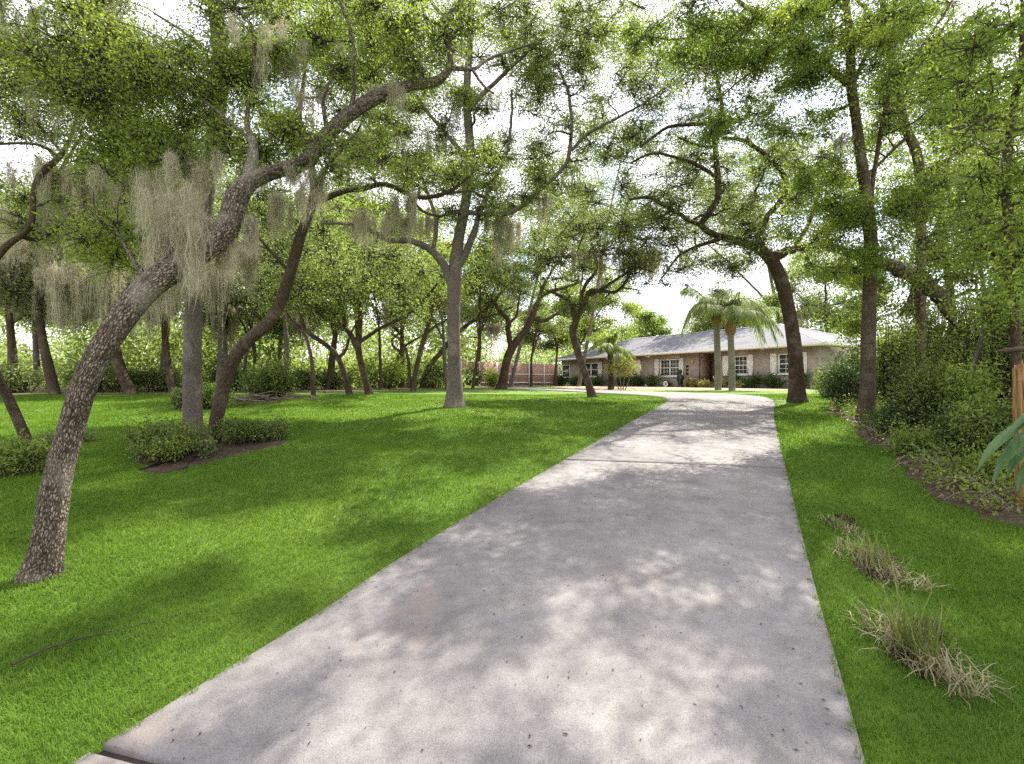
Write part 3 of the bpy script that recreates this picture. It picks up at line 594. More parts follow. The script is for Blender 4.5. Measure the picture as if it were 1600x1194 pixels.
# D: the straight tree in the middle of the lawn
YD = float(ghit(711, 637)[1])
D1 = px_path(fill_Y([(711, 637, 33), (711, 620, 26), (710, 560, 21), (709, 500, 20), (709, 450, 21), (711, 415, 19), (717, 370, 17), (727, 320, 16), (735, 240, 14), (729, 150, 12), (735, 50, 10), (738, -80, 8), (735, -180, 5)], YD))
D_l = [fill_Y(l, YD) for l in ([(708, 448, 16), (697, 420, 13), (678, 395, 12), (662, 385, 11), (625, 374, 9), (600, 373, 8), (575, 360, 7), (544, 350, 6), (500, 349, 4)], [(713, 420, 12), (735, 380, 11), (748, 340, 9), (768, 290, 7), (795, 220, 5), (800, 140, 3)], [(676, 394, 8), (683, 360, 7), (680, 330, 6), (655, 270, 4)],
                               [(733, 250, 8), (690, 200, 6), (650, 150, 5), (620, 90, 3)], [(730, 170, 8), (790, 110, 6), (850, 60, 4)], [(735, 60, 7), (680, 10, 5), (640, -50, 3)], [(724, 330, 8), (800, 330, 7), (850, 292, 7), (880, 262, 6), (893, 230, 6), (890, 150, 5), (870, 100, 3)], [(893, 235, 5), (920, 210, 5), (965, 185, 4), (1010, 160, 3), (1060, 115, 2)])]
padsD = regions(15, [(690, 100, 150, 110, YD - 1, YD + 2.5, 22, .75, 900), (640, 240, 90, 50, YD - 1, YD + 1.5, 8, .6, 700), (780, 270, 70, 60, YD - 1, YD + 1.5, 9, .55, 800), (850, 90, 70, 70, YD - 1, YD + 2, 9, .6, 650), (960, 60, 110, 60, YD - 1, YD + 1.5, 11, .6, 420), (880, 170, 50, 50, YD - .6, YD + .8, 4, .45, 300), (1000, 150, 60, 30, YD - .5, YD + .5, 3, .4, 260), (735, 330, 80, 30, YD - .6, YD + 1, 5, .5, 500), (720, -140, 240, 110, YD - 2, YD + 2, 14, 1.0, 800), (600, 340, 60, 20, YD, YD + 1, 3, .4, 300), (880, 20, 130, 40, YD - 2, YD + 1, 12, .6, 420), (830, 180, 70, 90, YD + 1, YD + 3, 9, .6, 330), (940, 230, 50, 50, YD, YD + 2, 4, .5, 260), (865, 250, 40, 40, YD - .5, YD + .5, 3, .4, 350), (870, 120, 110, 120, YD + 1, YD + 4, 12, .6, 380), (990, 100, 100, 70, YD + .5, YD + 3, 11, .6, 380)])
mossD = [mp(660, 200, YD + .5, 50, 90, 160, .4), mp(560, 230, YD + 1, 50, 80, 140, .4), mp(690, 60, YD, 40, 90, 120, .4), mp(850, 300, YD, 16, 70, 60, .2), mp(785, 345, YD + .3, 28, 85, 240, .35), mp(640, 340, YD, 40, 70, 220, .3), mp(575, 340, YD, 35, 70, 180, .3), mp(740, 150, YD, 40, 70, 100, .3)]
build_tree("oak_tree", "tall straight grey trunk standing alone in the middle of the open lawn", "tree", LAWN, [D1] + [px_path(l) for l in D_l], padsD, (.062, .028), M["oak_mid"], M["bark_grey"], 5, mossD, .008, 18, .5, .14, .55, .010)

# the cluster of mid-distance oaks in the lawn's back half (trunks traced, depths from where they meet the grass)
def mid_tree(seed, label, base, trunk, limbs, regs, lmat="oak_grey", bmat="bark_dark", leaf=(.085, .04), moss=None, name="oak_tree", group=LAWN):
    Y = float(ghit(*base)[1])
    t = px_path(fill_Y([(base[0], base[1], trunk[0][2] * 1.15)] + trunk, Y)); t[0, 2] = float(G(Y))
    ls = [px_path(fill_Y(l, Y)) for l in limbs]
    pads = regions(seed, [(x, y, wx, wy, Y - dy, Y + dy, n, r, nl) for x, y, wx, wy, dy, n, r, nl in regs])
    ms = [mp(x, y, Y + .1, w, l, n, .4) for x, y, w, l, n in (moss or [])]
    return build_tree(name, label, "tree", group, [t] + ls, pads, leaf, M[lmat], M[bmat], seed, ms, .012, 12, .6, .2, .55, .014)
mid_tree(21, "dark forked oak with three spreading limbs in the cluster left of centre", (577, 618), [(574, 605, 11), (567, 580, 10), (560, 545, 10), (562, 520, 8), (563, 500, 8), (563, 465, 6), (570, 420, 5), (590, 370, 4)],
         [[(561, 550, 9), (545, 520, 9), (528, 510, 7), (505, 497, 7), (487, 478, 6), (468, 440, 5), (440, 420, 3)], [(562, 535, 7), (585, 520, 6), (605, 508, 6), (640, 490, 6), (668, 462, 5), (685, 440, 3)], [(541, 518, 7), (535, 470, 6), (530, 435, 6), (512, 405, 5), (480, 388, 4), (450, 370, 3)], [(564, 470, 5), (580, 425, 4), (585, 390, 3)]],
         [(560, 440, 110, 60, 2.5, 15, .8, 520), (490, 420, 60, 40, 2, 6, .7, 420), (650, 430, 60, 40, 2, 6, .7, 420), (560, 360, 110, 40, 2.5, 9, .8, 520)])
mid_tree(22, "oak leaning left with a bare bowed trunk, in front of the forked oak", (546, 617), [(541, 595, 9), (531, 565, 9), (522, 550, 8), (505, 536, 8), (482, 520, 7), (473, 505, 6), (470, 470, 4)], [[(528, 560, 6), (540, 548, 5), (546, 530, 4), (560, 500, 3)], [(480, 518, 5), (455, 500, 4), (440, 470, 3)]],
         [(480, 450, 60, 40, 1.5, 7, .7, 420), (540, 490, 35, 20, 1, 3, .45, 260)], "yellowish")
mid_tree(23, "slender pale oak with a bent top beside the brush pile", (490, 621), [(489, 600, 7), (487, 565, 6), (482, 540, 5), (475, 522, 5), (460, 508, 4), (445, 497, 4), (438, 485, 3), (430, 450, 2)], [[(474, 520, 3), (470, 500, 3), (465, 470, 2)]], [(430, 450, 50, 30, 1, 5, .5, 320)], "oak_grey", "bark_brown")
mid_tree(24, "double stemmed oak leaning right, between the forked oak and the tall grey trunk", (645, 612), [(648, 590, 8), (653, 565, 8), (661, 535, 8), (668, 512, 7), (678, 475, 6), (687, 440, 5), (695, 400, 4)], [[(640, 606, 6), (638, 570, 5), (632, 545, 5), (624, 530, 4), (612, 522, 3)], [(664, 525, 5), (680, 510, 4), (700, 498, 3)]],
         [(690, 420, 60, 50, 2, 9, .8, 480), (640, 470, 50, 40, 2, 6, .7, 420)], "yellowish", "bark_brown")
mid_tree(25, "oak bowed far to the right behind the tall grey trunk", (661, 607), [(664, 590, 9), (672, 570, 8), (690, 550, 8), (705, 530, 7), (725, 512, 6), (745, 497, 6), (765, 478, 5), (790, 450, 3)], [[(740, 500, 4), (770, 492, 3), (800, 480, 2)]], [(780, 440, 60, 40, 2, 8, .9, 450), (730, 470, 40, 30, 2, 4, .7, 350)], "oak_grey", "bark_brown", (.1, .05))
mid_tree(26, "thin oak with curled drooping limbs among the back trees", (612, 606), [(617, 585, 6), (620, 565, 6), (626, 550, 5), (634, 540, 4), (650, 530, 3), (670, 520, 2)], [[(626, 550, 4), (615, 542, 4), (612, 532, 3), (622, 520, 3), (618, 505, 2)]], [(650, 500, 40, 30, 2, 6, .8, 380)], "oak_grey", "bark_brown", (.1, .05))
mid_tree(27, "dark oak forking low into two curved limbs, left of the driveway bend", (783, 608.2), [(786, 595, 14), (790, 570, 13), (797, 550, 13), (806, 535, 12), (822, 515, 11), (831, 495, 10), (838, 478, 8), (850, 460, 7), (880, 450, 5), (910, 440, 3)], [[(797, 552, 9), (794, 525, 9), (793, 500, 8), (783, 485, 7), (765, 465, 5), (740, 450, 3)], [(832, 497, 7), (850, 502, 6), (868, 492, 5), (890, 480, 3)], [(836, 482, 7), (846, 450, 6), (860, 425, 4), (880, 400, 3)], [(795, 505, 5), (808, 490, 4), (812, 460, 3)]],
         [(800, 420, 80, 50, 3, 12, 1.0, 480), (880, 400, 60, 50, 2.5, 8, .9, 450), (740, 430, 50, 40, 2, 6, .8, 380), (850, 340, 70, 40, 2.5, 6, 1.0, 450)], "oak_mid", "bark_dark", (.1, .048))
mid_tree(28, "rough barked oak leaning left at the inner edge of the driveway bend", (926, 620.5), [(921, 605, 12), (915, 585, 11), (907, 563, 11), (897, 530, 11), (895, 518, 12), (899, 505, 11), (905, 490, 9), (915, 470, 8), (922, 455, 7), (945, 455, 6), (962, 456, 5), (978, 440, 5), (984, 420, 3)], [[(899, 503, 9), (893, 480, 8), (888, 472, 7), (870, 460, 5), (855, 455, 4)], [(922, 462, 6), (950, 445, 5), (975, 428, 4), (1010, 405, 3), (1040, 395, 2)], [(905, 488, 6), (912, 450, 6), (930, 420, 5), (925, 380, 3)]],
         [(930, 400, 80, 50, 1.8, 13, .65, 620), (1000, 370, 60, 40, 1.5, 8, .55, 520), (860, 400, 40, 40, 1.2, 4, .5, 420), (960, 330, 60, 40, 1.5, 6, .6, 500), (900, 480, 60, 20, 1, 3, .35, 220), (1010, 440, 40, 25, 1, 3, .4, 240)], "oak_dark", "bark_dark", (.062, .028), [(930, 395, 40, 60, 160), (1015, 390, 22, 60, 160), (985, 400, 20, 50, 90)])

# J: curved dark tree right of the drive with the long horizontal limb
YJ = float(ghit(1245, 628)[1])
J1 = px_path(fill_Y([(1246, 629, 32), (1245, 610, 26), (1244, 570, 23), (1240, 530, 23), (1233, 490, 23), (1224, 450, 23), (1213, 420, 22), (1200, 400, 20), (1180, 386, 16), (1150, 376, 13), (1115, 366, 11), (1096, 352, 10), (1108, 332, 10), (1121, 312, 10), (1122, 280, 10), (1118, 240, 9), (1118, 215, 9), (1123, 190, 8), (1128, 165, 6), (1120, 120, 4)], YJ))
J_l = [[(x, y, Y, w) for x, y, Y, w in l] for l in ([(1205, 404, YJ, 18), (1240, 390, YJ, 15), (1285, 386, YJ, 15), (1320, 396, YJ, 15), (1370, 412, YJ - .5, 22), (1410, 432, YJ - 1.2, 27), (1445, 452, YJ - 1.8, 30), (1475, 475, YJ - 2, 22), (1500, 510, YJ - 2, 3)], [(1430, 445, YJ - 1.4, 16), (1420, 470, YJ - 1.4, 11), (1405, 495, YJ - 1.4, 2)],
        [(1096, 352, YJ, 9), (1075, 342, YJ, 7), (1045, 325, YJ, 7), (1015, 308, YJ, 6), (985, 312, YJ, 4)], [(1116, 275, YJ, 6), (1090, 258, YJ, 6), (1055, 246, YJ, 5), (1020, 240, YJ, 4), (985, 255, YJ, 3)], [(1120, 192, YJ, 7), (1080, 193, YJ, 6), (1040, 200, YJ, 5), (1000, 230, YJ, 4)], [(1122, 192, YJ, 6), (1165, 185, YJ, 5), (1172, 165, YJ, 3)],
        [(1130, 372, YJ, 8), (1090, 385, YJ, 6), (1060, 400, YJ, 4), (1030, 440, YJ, 2)], [(1180, 388, YJ, 10), (1200, 340, YJ, 9), (1230, 290, YJ, 9), (1200, 245, YJ, 8), (1160, 220, YJ, 7), (1130, 215, YJ, 4)], [(1240, 392, YJ, 9), (1262, 350, YJ, 7), (1280, 300, YJ, 5)], [(1117, 230, YJ, 5), (1090, 228, YJ, 4), (1060, 215, YJ, 3)], [(1200, 240, YJ, 5), (1190, 280, YJ, 4), (1170, 312, YJ, 3)])]
padsJ = regions(16, [(1130, 230, 140, 70, YJ + 1, YJ + 4, 11, .55, 340), (1080, 330, 90, 40, YJ + 1, YJ + 3, 6, .5, 300), (1120, 120, 120, 60, YJ - 1, YJ + 2, 10, .6, 380), (980, 190, 60, 60, YJ - 1, YJ + 1, 6, .5, 300), (1250, 260, 60, 50, YJ, YJ + 2, 6, .5, 380), (1020, 270, 80, 80, YJ - 1.5, YJ + 1.5, 10, .6, 420), (1110, 300, 80, 70, YJ - 1.5, YJ + 1.5, 6, .5, 330), (1230, 340, 80, 50, YJ - 1.2, YJ + 1, 10, .55, 700), (1150, 330, 110, 60, YJ + 1.5, YJ + 5, 9, .7, 520), (1180, 250, 90, 70, YJ - 1, YJ + 1.5, 10, .5, 380), (1040, 190, 80, 40, YJ - 1, YJ + 1, 6, .5, 320), (1080, 400, 50, 35, YJ - 1, YJ + 1, 5, .45, 380), (1030, 350, 60, 50, YJ - 1, YJ + 1, 6, .5, 420), (1160, 400, 50, 30, YJ - 1, YJ + .5, 4, .4, 400), (1100, 440, 60, 20, YJ - .5, YJ + .5, 2, .35, 220)])
build_tree("oak_tree", "dark curved trunk right of the driveway with a long limb reaching into the right woods", "tree", LAWN, [J1] + [px_path(l) for l in J_l], padsJ, (.062, .028), M["oak_dark"], M["bark_dark"], 6, [mp(1310, 395, YJ, 14, 20, 30, .1)], .008, 18, .6, .14, .6, .010)

# K: bright leaved tree at the edge of the right woods
YK = float(ghit(1350, 663)[1])
K1 = px_path(fill_Y([(1351, 666, 34), (1353, 640, 28), (1356, 600, 25), (1357, 540, 25), (1358, 480, 24), (1360, 420, 23), (1360, 370, 22), (1354, 310, 20), (1346, 250, 19), (1337, 180, 17), (1330, 130, 17), (1328, 70, 13), (1322, 0, 11), (1315, -90, 8), (1310, -180, 5)], YK))
K_l = [fill_Y(l, YK) for l in ([(1331, 138, 13), (1300, 110, 11), (1268, 78, 10), (1230, 55, 9), (1190, 28, 8), (1140, -10, 6)], [(1268, 78, 8), (1225, 66, 7), (1170, 63, 6), (1110, 58, 4), (1050, 62, 3), (990, 60, 2)], [(1360, 330, 8), (1366, 270, 8), (1378, 200, 7), (1395, 140, 7), (1425, 95, 6), (1460, 45, 5), (1500, -20, 4)], [(1378, 200, 5), (1390, 120, 5), (1405, 50, 4), (1440, -20, 3)], [(1230, 60, 4), (1190, 100, 4), (1150, 130, 3), (1120, 160, 2)], [(1332, 130, 9), (1365, 60, 7), (1400, 10, 5), (1420, -60, 4)], [(1358, 360, 6), (1320, 330, 4), (1290, 320, 3)], [(1323, 20, 7), (1270, -40, 5), (1220, -110, 4)])]
padsK = regions(17, [(1330, 60, 110, 80, YK - 1.5, YK + 1.5, 14, .55, 620), (1200, 70, 120, 60, YK - 1.5, YK + 1, 13, .5, 560), (1060, 50, 90, 50, YK - 1.5, YK + .5, 8, .5, 480), (1290, 330, 70, 60, YK - .8, YK + .6, 9, .42, 520), (1420, 340, 80, 60, YK - .8, YK + 1, 9, .45, 520), (1140, 180, 80, 35, YK - 1, YK + .5, 5, .4, 380), (1250, 170, 70, 50, YK - .8, YK + 1, 6, .45, 420), (1440, 130, 80, 90, YK - 1, YK + 1.5, 10, .55, 520), (1320, 410, 70, 20, YK - .8, YK, 4, .3, 350), (1270, -150, 340, 120, YK - 3.5, YK + 1.5, 24, .42, 620), (1250, 250, 80, 50, YK - .5, YK + .5, 4, .4, 350)])  # widest row: unseen foliage overhead, added and sized to dapple the drive
build_tree("broadleaf_tree", "slim mottled trunk at the edge of the right woods with bright green leaves", "tree", "trees at the edge of the right woods", [K1] + [px_path(l) for l in K_l], [(c, q, int(n * 1.5)) for c, q, n in padsK], (.062, .026), M["broad"], M["bark_brown"], 7, [mp(1318, 205, YK, 22, 65, 60, .25)], .006, 18, .6, .10, .6, .008)
# L: its neighbour deeper in
YL = 12.2
L1 = px_path(fill_Y([(1436, 610, 22), (1437, 540, 20), (1438, 460, 19), (1439, 380, 18), (1438, 290, 17), (1432, 240, 17), (1415, 200, 16), (1404, 150, 15), (1395, 100, 14), (1383, 40, 11), (1375, -60, 8), (1372, -140, 5)], YL)); L1[0, 2] = float(G(YL))
L_l = [fill_Y(l, YL) for l in ([(1437, 280, 9), (1470, 255, 7), (1520, 225, 5), (1560, 190, 3)], [(1403, 140, 8), (1450, 80, 6), (1490, 20, 4)], [(1385, 50, 7), (1340, 0, 5), (1310, -40, 3)], [(1420, 210, 7), (1370, 260, 5), (1330, 290, 3)])]
padsL = regions(18, [(1450, 90, 110, 90, YL - 1, YL + 2, 13, .75, 620), (1500, 220, 90, 70, YL - 1, YL + 1.5, 9, .65, 560), (1390, 230, 60, 60, YL, YL + 1, 5, .5, 380), (1440, -120, 200, 90, YL - 1.5, YL + 2, 9, .9, 600)])
build_tree("broadleaf_tree", "second bright leaved tree, its swaying trunk standing deeper behind the slim mottled one", "tree", "trees at the edge of the right woods", [L1] + [px_path(l) for l in L_l], [(c, q, int(n * 1.3)) for c, q, n in padsL], (.072, .031), M["broad"], M["bark_brown"], 8, None, .008, 14, .5, .13, .6)

# trees of the right woods, nearer the frame's right edge
def edge_tree(seed, label, x, Y, pts, regs, lmat="broad", bmat="bark_dark", leaf=(.058, .026), name="broadleaf_tree", moss=None):
    t = px_path(fill_Y(pts, Y)); t[0, 2] = float(G(Y))
    pads = regions(seed, [(a, b, c, d, Y - e, Y + e, n, r, nl) for a, b, c, d, e, n, r, nl in regs])
    return build_tree(name, label, "tree", "trees at the edge of the right woods", [t], pads, leaf, M[lmat], M[bmat], seed, moss, .006, 12, .5, .1, .4)
edge_tree(31, "dark trunk half hidden in leaves at the right edge of the picture", 1590, 6.2, [(1580, 720, 20), (1588, 600, 18), (1585, 480, 17), (1578, 380, 17), (1572, 280, 16), (1585, 160, 15), (1598, 90, 14), (1600, -40, 10)], [(1560, 140, 70, 120, .8, 13, .4, 430), (1570, 330, 60, 90, .8, 9, .36, 420), (1560, 450, 50, 50, .6, 5, .3, 350), (1560, -120, 150, 90, 1.5, 8, .55, 480)])
edge_tree(32, "pale thin sapling with a kinked stem in the right undergrowth", 1510, 8.5, [(1512, 618, 10), (1520, 580, 9), (1532, 540, 9), (1537, 500, 9), (1537, 450, 8), (1530, 400, 6), (1535, 340, 5), (1530, 270, 4)], [(1510, 340, 80, 70, .9, 10, .42, 420), (1480, 430, 50, 40, .7, 5, .35, 350)], "under", "bark_grey")
edge_tree(33, "leafy tree filling the right woods behind the long dark limb", 1480, 15.5, [(1490, 600, 16), (1488, 500, 15), (1480, 420, 13), (1470, 330, 11), (1480, 250, 8)], [(1480, 340, 100, 80, 2, 16, .85, 620), (1400, 430, 70, 60, 1.5, 8, .7, 520), (1560, 400, 80, 90, 2, 10, .8, 560), (1350, 480, 40, 50, 1, 5, .6, 420)], "under", "bark_dark", (.11, .05))
edge_tree(34, "tall leafy tree rising behind the right woods above all its neighbours", 1560, 20, [(1570, 600, 14), (1568, 450, 13), (1560, 300, 11), (1550, 150, 8), (1545, 40, 5)], [(1540, 180, 110, 110, 3, 16, 1.3, 620), (1600, 330, 110, 90, 3, 10, 1.2, 560), (1420, 180, 70, 90, 2, 6, 1.1, 420)], "oak_mid", "bark_brown", (.13, .06))

# ------------------------------------------------------------------ background trees
def far_tree(seed, label, px, Y, H, r0, lean, crown, npads, padr, nl, lmat, bmat="bark_brown", leaf=(.16, .08), moss=0, group="trees of the woods behind the lawn", name="oak_tree", forks=3, bend=.4):
    """lean: metres the top stands left/right of the foot; crown: (half width, half depth, half height, centre height)"""
    r = np.random.default_rng(seed); b = gp(px, Y)
    cw, cd, ch, cz = crown; pts = []
    for t in np.linspace(0, 1, 6):
        s = lean * (t ** 1.0) + bend * math.sin(t * 5 + seed) * t * .6
        pts.append([b[0] + s, b[1] + .3 * math.sin(3 * t + seed), b[2] + t * H * .85, r0 * (1 - .75 * t)])
    trunk = np.array(pts); trunk[:, 3] *= .74; limbs = []
    for k in range(forks):
        t = r.uniform(.3, .7); i = t * 5; i0 = int(i); s = trunk[i0] * (1 - i + i0) + trunk[i0 + 1] * (i - i0); a = r.uniform(0, 6.28)
        e = np.array([b[0] + lean + cw * .8 * math.cos(a), b[1] + cd * .8 * math.sin(a), b[2] + cz + ch * r.uniform(-.5, .5)])
        m = s[:3] * .5 + e * .5 + np.array([0, 0, .35]) + r.normal(0, .2, 3)
        limbs.append(np.array([[*s[:3], s[3] * .75], [*m, s[3] * .5], [*e, s[3] * .2]]))
    cc = np.array([b[0] + lean * .8, b[1], b[2] + cz]); pads = []
    for p in ellipsoid(r, int(npads * 1.25), .42):
        s = padr * r.uniform(.6, 1.35); pads.append((cc + p * np.array([cw, cd, ch]), (s, s, s * .7), int(nl * 1.25 * r.uniform(.6, 1.3))))
    ms = [((cc + np.array([r.uniform(-cw, cw) * .9, r.uniform(-cd, 0), -ch * r.uniform(.1, .8)])), r.uniform(.3, .8), .4, r.uniform(.9, 2.4), 170) for _ in range(int(moss * 1.6))]
    return build_tree(name, label, "tree", group, [trunk] + limbs, pads, leaf, M[lmat], M[bmat], seed, ms, .02, 10, .5, padr * .28, .4, .022, 22)
WL = "trees of the woods behind the lawn"
for a in [
    (41, "mossy oak with a reddish trunk at the far left edge of the lawn", 88, 16.6, 7.5, .22, -.5, (3.2, 2.5, 2.4, 5.0), 26, 1.0, 420, "oak_grey", "bark_brown", (.11, .05), 10),
    (42, "short thick trunk leaning left at the lawn's left edge, hung with moss", 214, 17.2, 6.5, .26, -1.8, (3.0, 2.4, 2.2, 4.9), 22, 1.0, 400, "oak_grey", "bark_dark", (.11, .05), 7),
    (43, "trunk leaning left beyond the lawn, just left of the grey trunk in the shrub bed", 278, 18.5, 7.0, .2, -1.6, (3.0, 2.5, 2.3, 5.3), 20, 1.0, 400, "oak_grey", "bark_brown", (.12, .055), 7),
    (44, "thin twin trunk behind the pair of trees in the shrub bed", 340, 19.0, 8.0, .15, -.3, (2.6, 2.2, 2.4, 6.0), 18, .95, 380, "oak_grey", "bark_grey", (.12, .055), 4),
    (45, "slim grey trunk rising behind the green brush pile", 441, 19.5, 8.0, .17, .0, (2.8, 2.3, 2.4, 6.0), 18, 1.0, 400, "oak_grey", "bark_grey", (.12, .055), 3),
    (46, "tall mossy tree standing deep in the left woods", 10, 22, 11, .25, .5, (4.5, 3, 3.4, 7.0), 30, 1.3, 430, "oak_grey", "bark_brown", (.15, .07), 8),
    (47, "broad pale tree deep behind the leaning trunk of the nearest oak", 170, 24, 11.5, .25, .3, (4.5, 3, 3.6, 7.4), 30, 1.3, 430, "oak_grey", "bark_brown", (.16, .075), 8),
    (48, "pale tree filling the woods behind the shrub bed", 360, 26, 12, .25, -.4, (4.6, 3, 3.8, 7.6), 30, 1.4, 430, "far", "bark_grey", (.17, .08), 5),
    (49, "yellow green tree behind the forked oak", 520, 27, 11, .22, .5, (4.6, 3, 3.6, 7.0), 30, 1.4, 430, "yellowish", "bark_brown", (.17, .08), 2),
    (50, "yellow green tree seen between the double stemmed oak and the tall grey trunk", 630, 29, 11.5, .22, -.6, (4.8, 3, 3.8, 7.2), 30, 1.45, 430, "yellowish", "bark_brown", (.18, .085), 2),
    (51, "loose pale tree beyond the fence, left of the low forking oak", 745, 40, 12, .24, .5, (5.0, 3, 4.6, 7.2), 30, 1.5, 430, "far", "bark_brown", (.22, .10), 3),
    (52, "bright yellow tree at the left end of the house", 905, 47, 13, .24, .2, (5.5, 3, 4.4, 7.6), 34, 1.5, 450, "yellowish", "bark_brown", (.24, .11), 0),
    (53, "round green tree showing over the left end of the roof", 1012, 58, 9.5, .25, .0, (3.2, 3, 2.8, 6.0), 24, 1.3, 380, "oak_mid", "bark_brown", (.24, .11), 0),
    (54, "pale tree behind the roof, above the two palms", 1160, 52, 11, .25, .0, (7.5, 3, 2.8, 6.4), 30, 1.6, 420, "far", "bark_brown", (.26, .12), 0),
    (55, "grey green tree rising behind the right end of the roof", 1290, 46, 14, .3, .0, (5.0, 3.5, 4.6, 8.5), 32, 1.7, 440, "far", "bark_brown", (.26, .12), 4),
    (56, "tall thin crowned tree over the driveway bend, far behind the house", 797, 34, 17, .2, 3.4, (4.0, 3, 4.0, 12.5), 20, 1.5, 380, "oak_grey", "bark_grey", (.18, .085), 2),
    (57, "tall tree closing the top of the woods behind the shrub bed pair", 250, 30, 18, .3, .6, (7, 3, 4.5, 13.0), 34, 1.8, 420, "oak_grey", "bark_grey", (.2, .09), 4),
    (58, "tall tree closing the top of the woods behind the forked oak", 560, 33, 18, .3, -.6, (7, 3, 4.5, 13.0), 32, 1.8, 420, "oak_grey", "bark_grey", (.2, .09), 3),
    (64, "tall airy tree far behind the driveway bend, its crown high over the palms' left", 905, 38, 22, .22, 3.5, (8, 3.5, 6.5, 15.0), 30, 1.6, 330, "oak_grey", "bark_grey", (.2, .09), 2),
    (65, "tallest airy tree behind the right half of the roof", 1238, 48, 27, .3, -4.5, (10, 4, 8, 18.0), 34, 1.9, 340, "far", "bark_grey", (.25, .11), 2),
    (66, "pale tree deep in the woods past the left edge trunk", 60, 27, 12, .22, .4, (5, 3, 4, 7.4), 26, 1.4, 420, "far", "bark_grey", (.17, .08), 9),
    (67, "hazy tree deep in the woods between the crooked trunk and the slim pale oak", 440, 31, 13, .22, .4, (5, 3, 4.4, 7.8), 26, 1.5, 420, "far", "bark_grey", (.18, .085), 4),
    (60, "two slim dark trunks standing before the fence", 830, 36, 6.0, .16, .2, (1.8, 1.6, 1.5, 4.8), 12, .8, 340, "far", "bark_dark", (.18, .085), 0),
    (61, "slim dark trunk against the left corner of the house", 868, 40, 6.5, .17, .1, (2.2, 1.6, 1.5, 4.6), 12, .9, 340, "oak_mid", "bark_dark", (.18, .085), 0),
    (62, "dead limbed oak just behind the double stemmed oak", 700, 24, 7.5, .14, -.8, (2.6, 2, 2.2, 5.6), 14, .9, 360, "far", "bark_grey", (.14, .065), 2),
    (68, "slender dark trunk standing between the slim pale oak and the forked oak", 515, 24, 9, .13, .5, (2.2, 2, 1.8, 7.0), 12, .9, 300, "far", "bark_dark", (.14, .065), 1),
    (69, "slender twisting trunk just right of the forked oak", 596, 25, 9, .12, -.7, (2.2, 2, 1.8, 7.0), 12, .9, 300, "far", "bark_brown", (.14, .065), 1),
    (70, "slim leaning trunk seen between the tall grey trunk and the low forking oak", 738, 27, 9.5, .12, .9, (2.4, 2, 1.8, 7.4), 12, .95, 300, "far", "bark_brown", (.15, .07), 1),
    (174, "slim trunk leaning right behind the green brush pile's left end", 385, 24, 9, .12, .8, (2.2, 2, 1.8, 7.2), 12, .9, 300, "far", "bark_grey", (.14, .065), 3),
    (63, "low twiggy tree behind the brush pile", 395, 21, 5.5, .12, -.4, (2.4, 2, 1.8, 3.9), 14, .85, 380, "oak_grey", "bark_brown", (.12, .055), 2),
]: far_tree(*a)

# ------------------------------------------------------------------ shrubs
def shrub(seed, label, c, rad, nleaf, leaf, lmat, name="shrub", cat="shrub", group=None, stems=9, lumpy=6, spread=.05, bmat="twig", dry=0):
    """lumpy mound of leafy stems standing on the ground at c; rad = half width, half depth, height"""
    r = np.random.default_rng(seed); c = np.asarray(c, float); root = empty(name, c, label, cat, group)
    lob = ellipsoid(r, lumpy, .5) * np.array([rad[0] * .7, rad[1] * .7, 0]) ; lob[:, 2] = rad[2] * r.uniform(.35, .68, lumpy)
    ls = np.array([rad[0], rad[1], rad[2] * .75]) * r.uniform(.38, .6, (lumpy, 1))
    nt_ = max(30, nleaf // 14); k = r.integers(0, lumpy, nt_); e = lob[k] + ellipsoid(r, nt_, .3) * ls[k]
    e[:, 2] = np.maximum(e[:, 2], .04)
    s = np.c_[e[:, 0] * .45 + r.normal(0, .05, nt_), e[:, 1] * .45 + r.normal(0, .05, nt_), np.full(nt_, -.04)]
    t = np.linspace(0, 1, 4)[None, :, None]; TP = s[:, None] * (1 - t) + e[:, None] * t; TP[:, 1:3, 2] += .05 * rad[2]; TP[:, 1:3, :2] += r.normal(0, .03, (nt_, 2, 2)); TP += c
    tr = .0035 * (1 + rad[2]) * np.array([1, .8, .6, .35]); sel = r.random(nt_) < .5
    V, L, T, uv = tubes(TP[sel], np.repeat(tr[None], sel.sum(), 0), 3); mesh_obj("stems", V, L, T, M[bmat], root, c, uv)
    li = r.integers(0, nt_, nleaf); tt = r.uniform(.45, 1.08, nleaf)[:, None]
    LC = TP[li, 1] * (1 - tt) + TP[li, 3] * tt + r.normal(0, spread, (nleaf, 3)); LC[:, 2] = np.maximum(LC[:, 2], c[2] + .01)
    leaves_obj("foliage", LC, r, leaf[0], leaf[1], M[lmat], root, c, .1, .5)
    return root
def sh(seed, label, px, py, w_px, h_px, nleaf, leaf, lmat, depth=.6, Y=None, **kw):
    """shrub whose foot is seen at px,py, w_px wide and h_px tall"""
    c = ghit(px, py) if Y is None else gp(px, Y); Y = c[1]; c = c + np.array([0, 0, 0]); hw = w_px / 2 / F * Y * 1.1
    c[1] += hw * depth * .75; c[0] = (px - CX) / F * c[1]; c[2] = float(G(c[1]))
    return shrub(seed, label, c, (hw, hw * depth, h_px / F * Y), nleaf, leaf, M and lmat, **kw)
BED = "shrubs in the tree bed"
sh(71, "clipped leafy shrub on the left side of the tree bed, round the grey trunk", 255, 728, 155, 66, 9000, (.042, .022), "shrub", .75, group=BED, spread=.04, lumpy=8)
sh(72, "darker clipped shrub on the right side of the tree bed, beside the crooked trunk", 396, 700, 118, 50, 6500, (.042, .022), "shrub", .7, group=BED, spread=.04, lumpy=7)
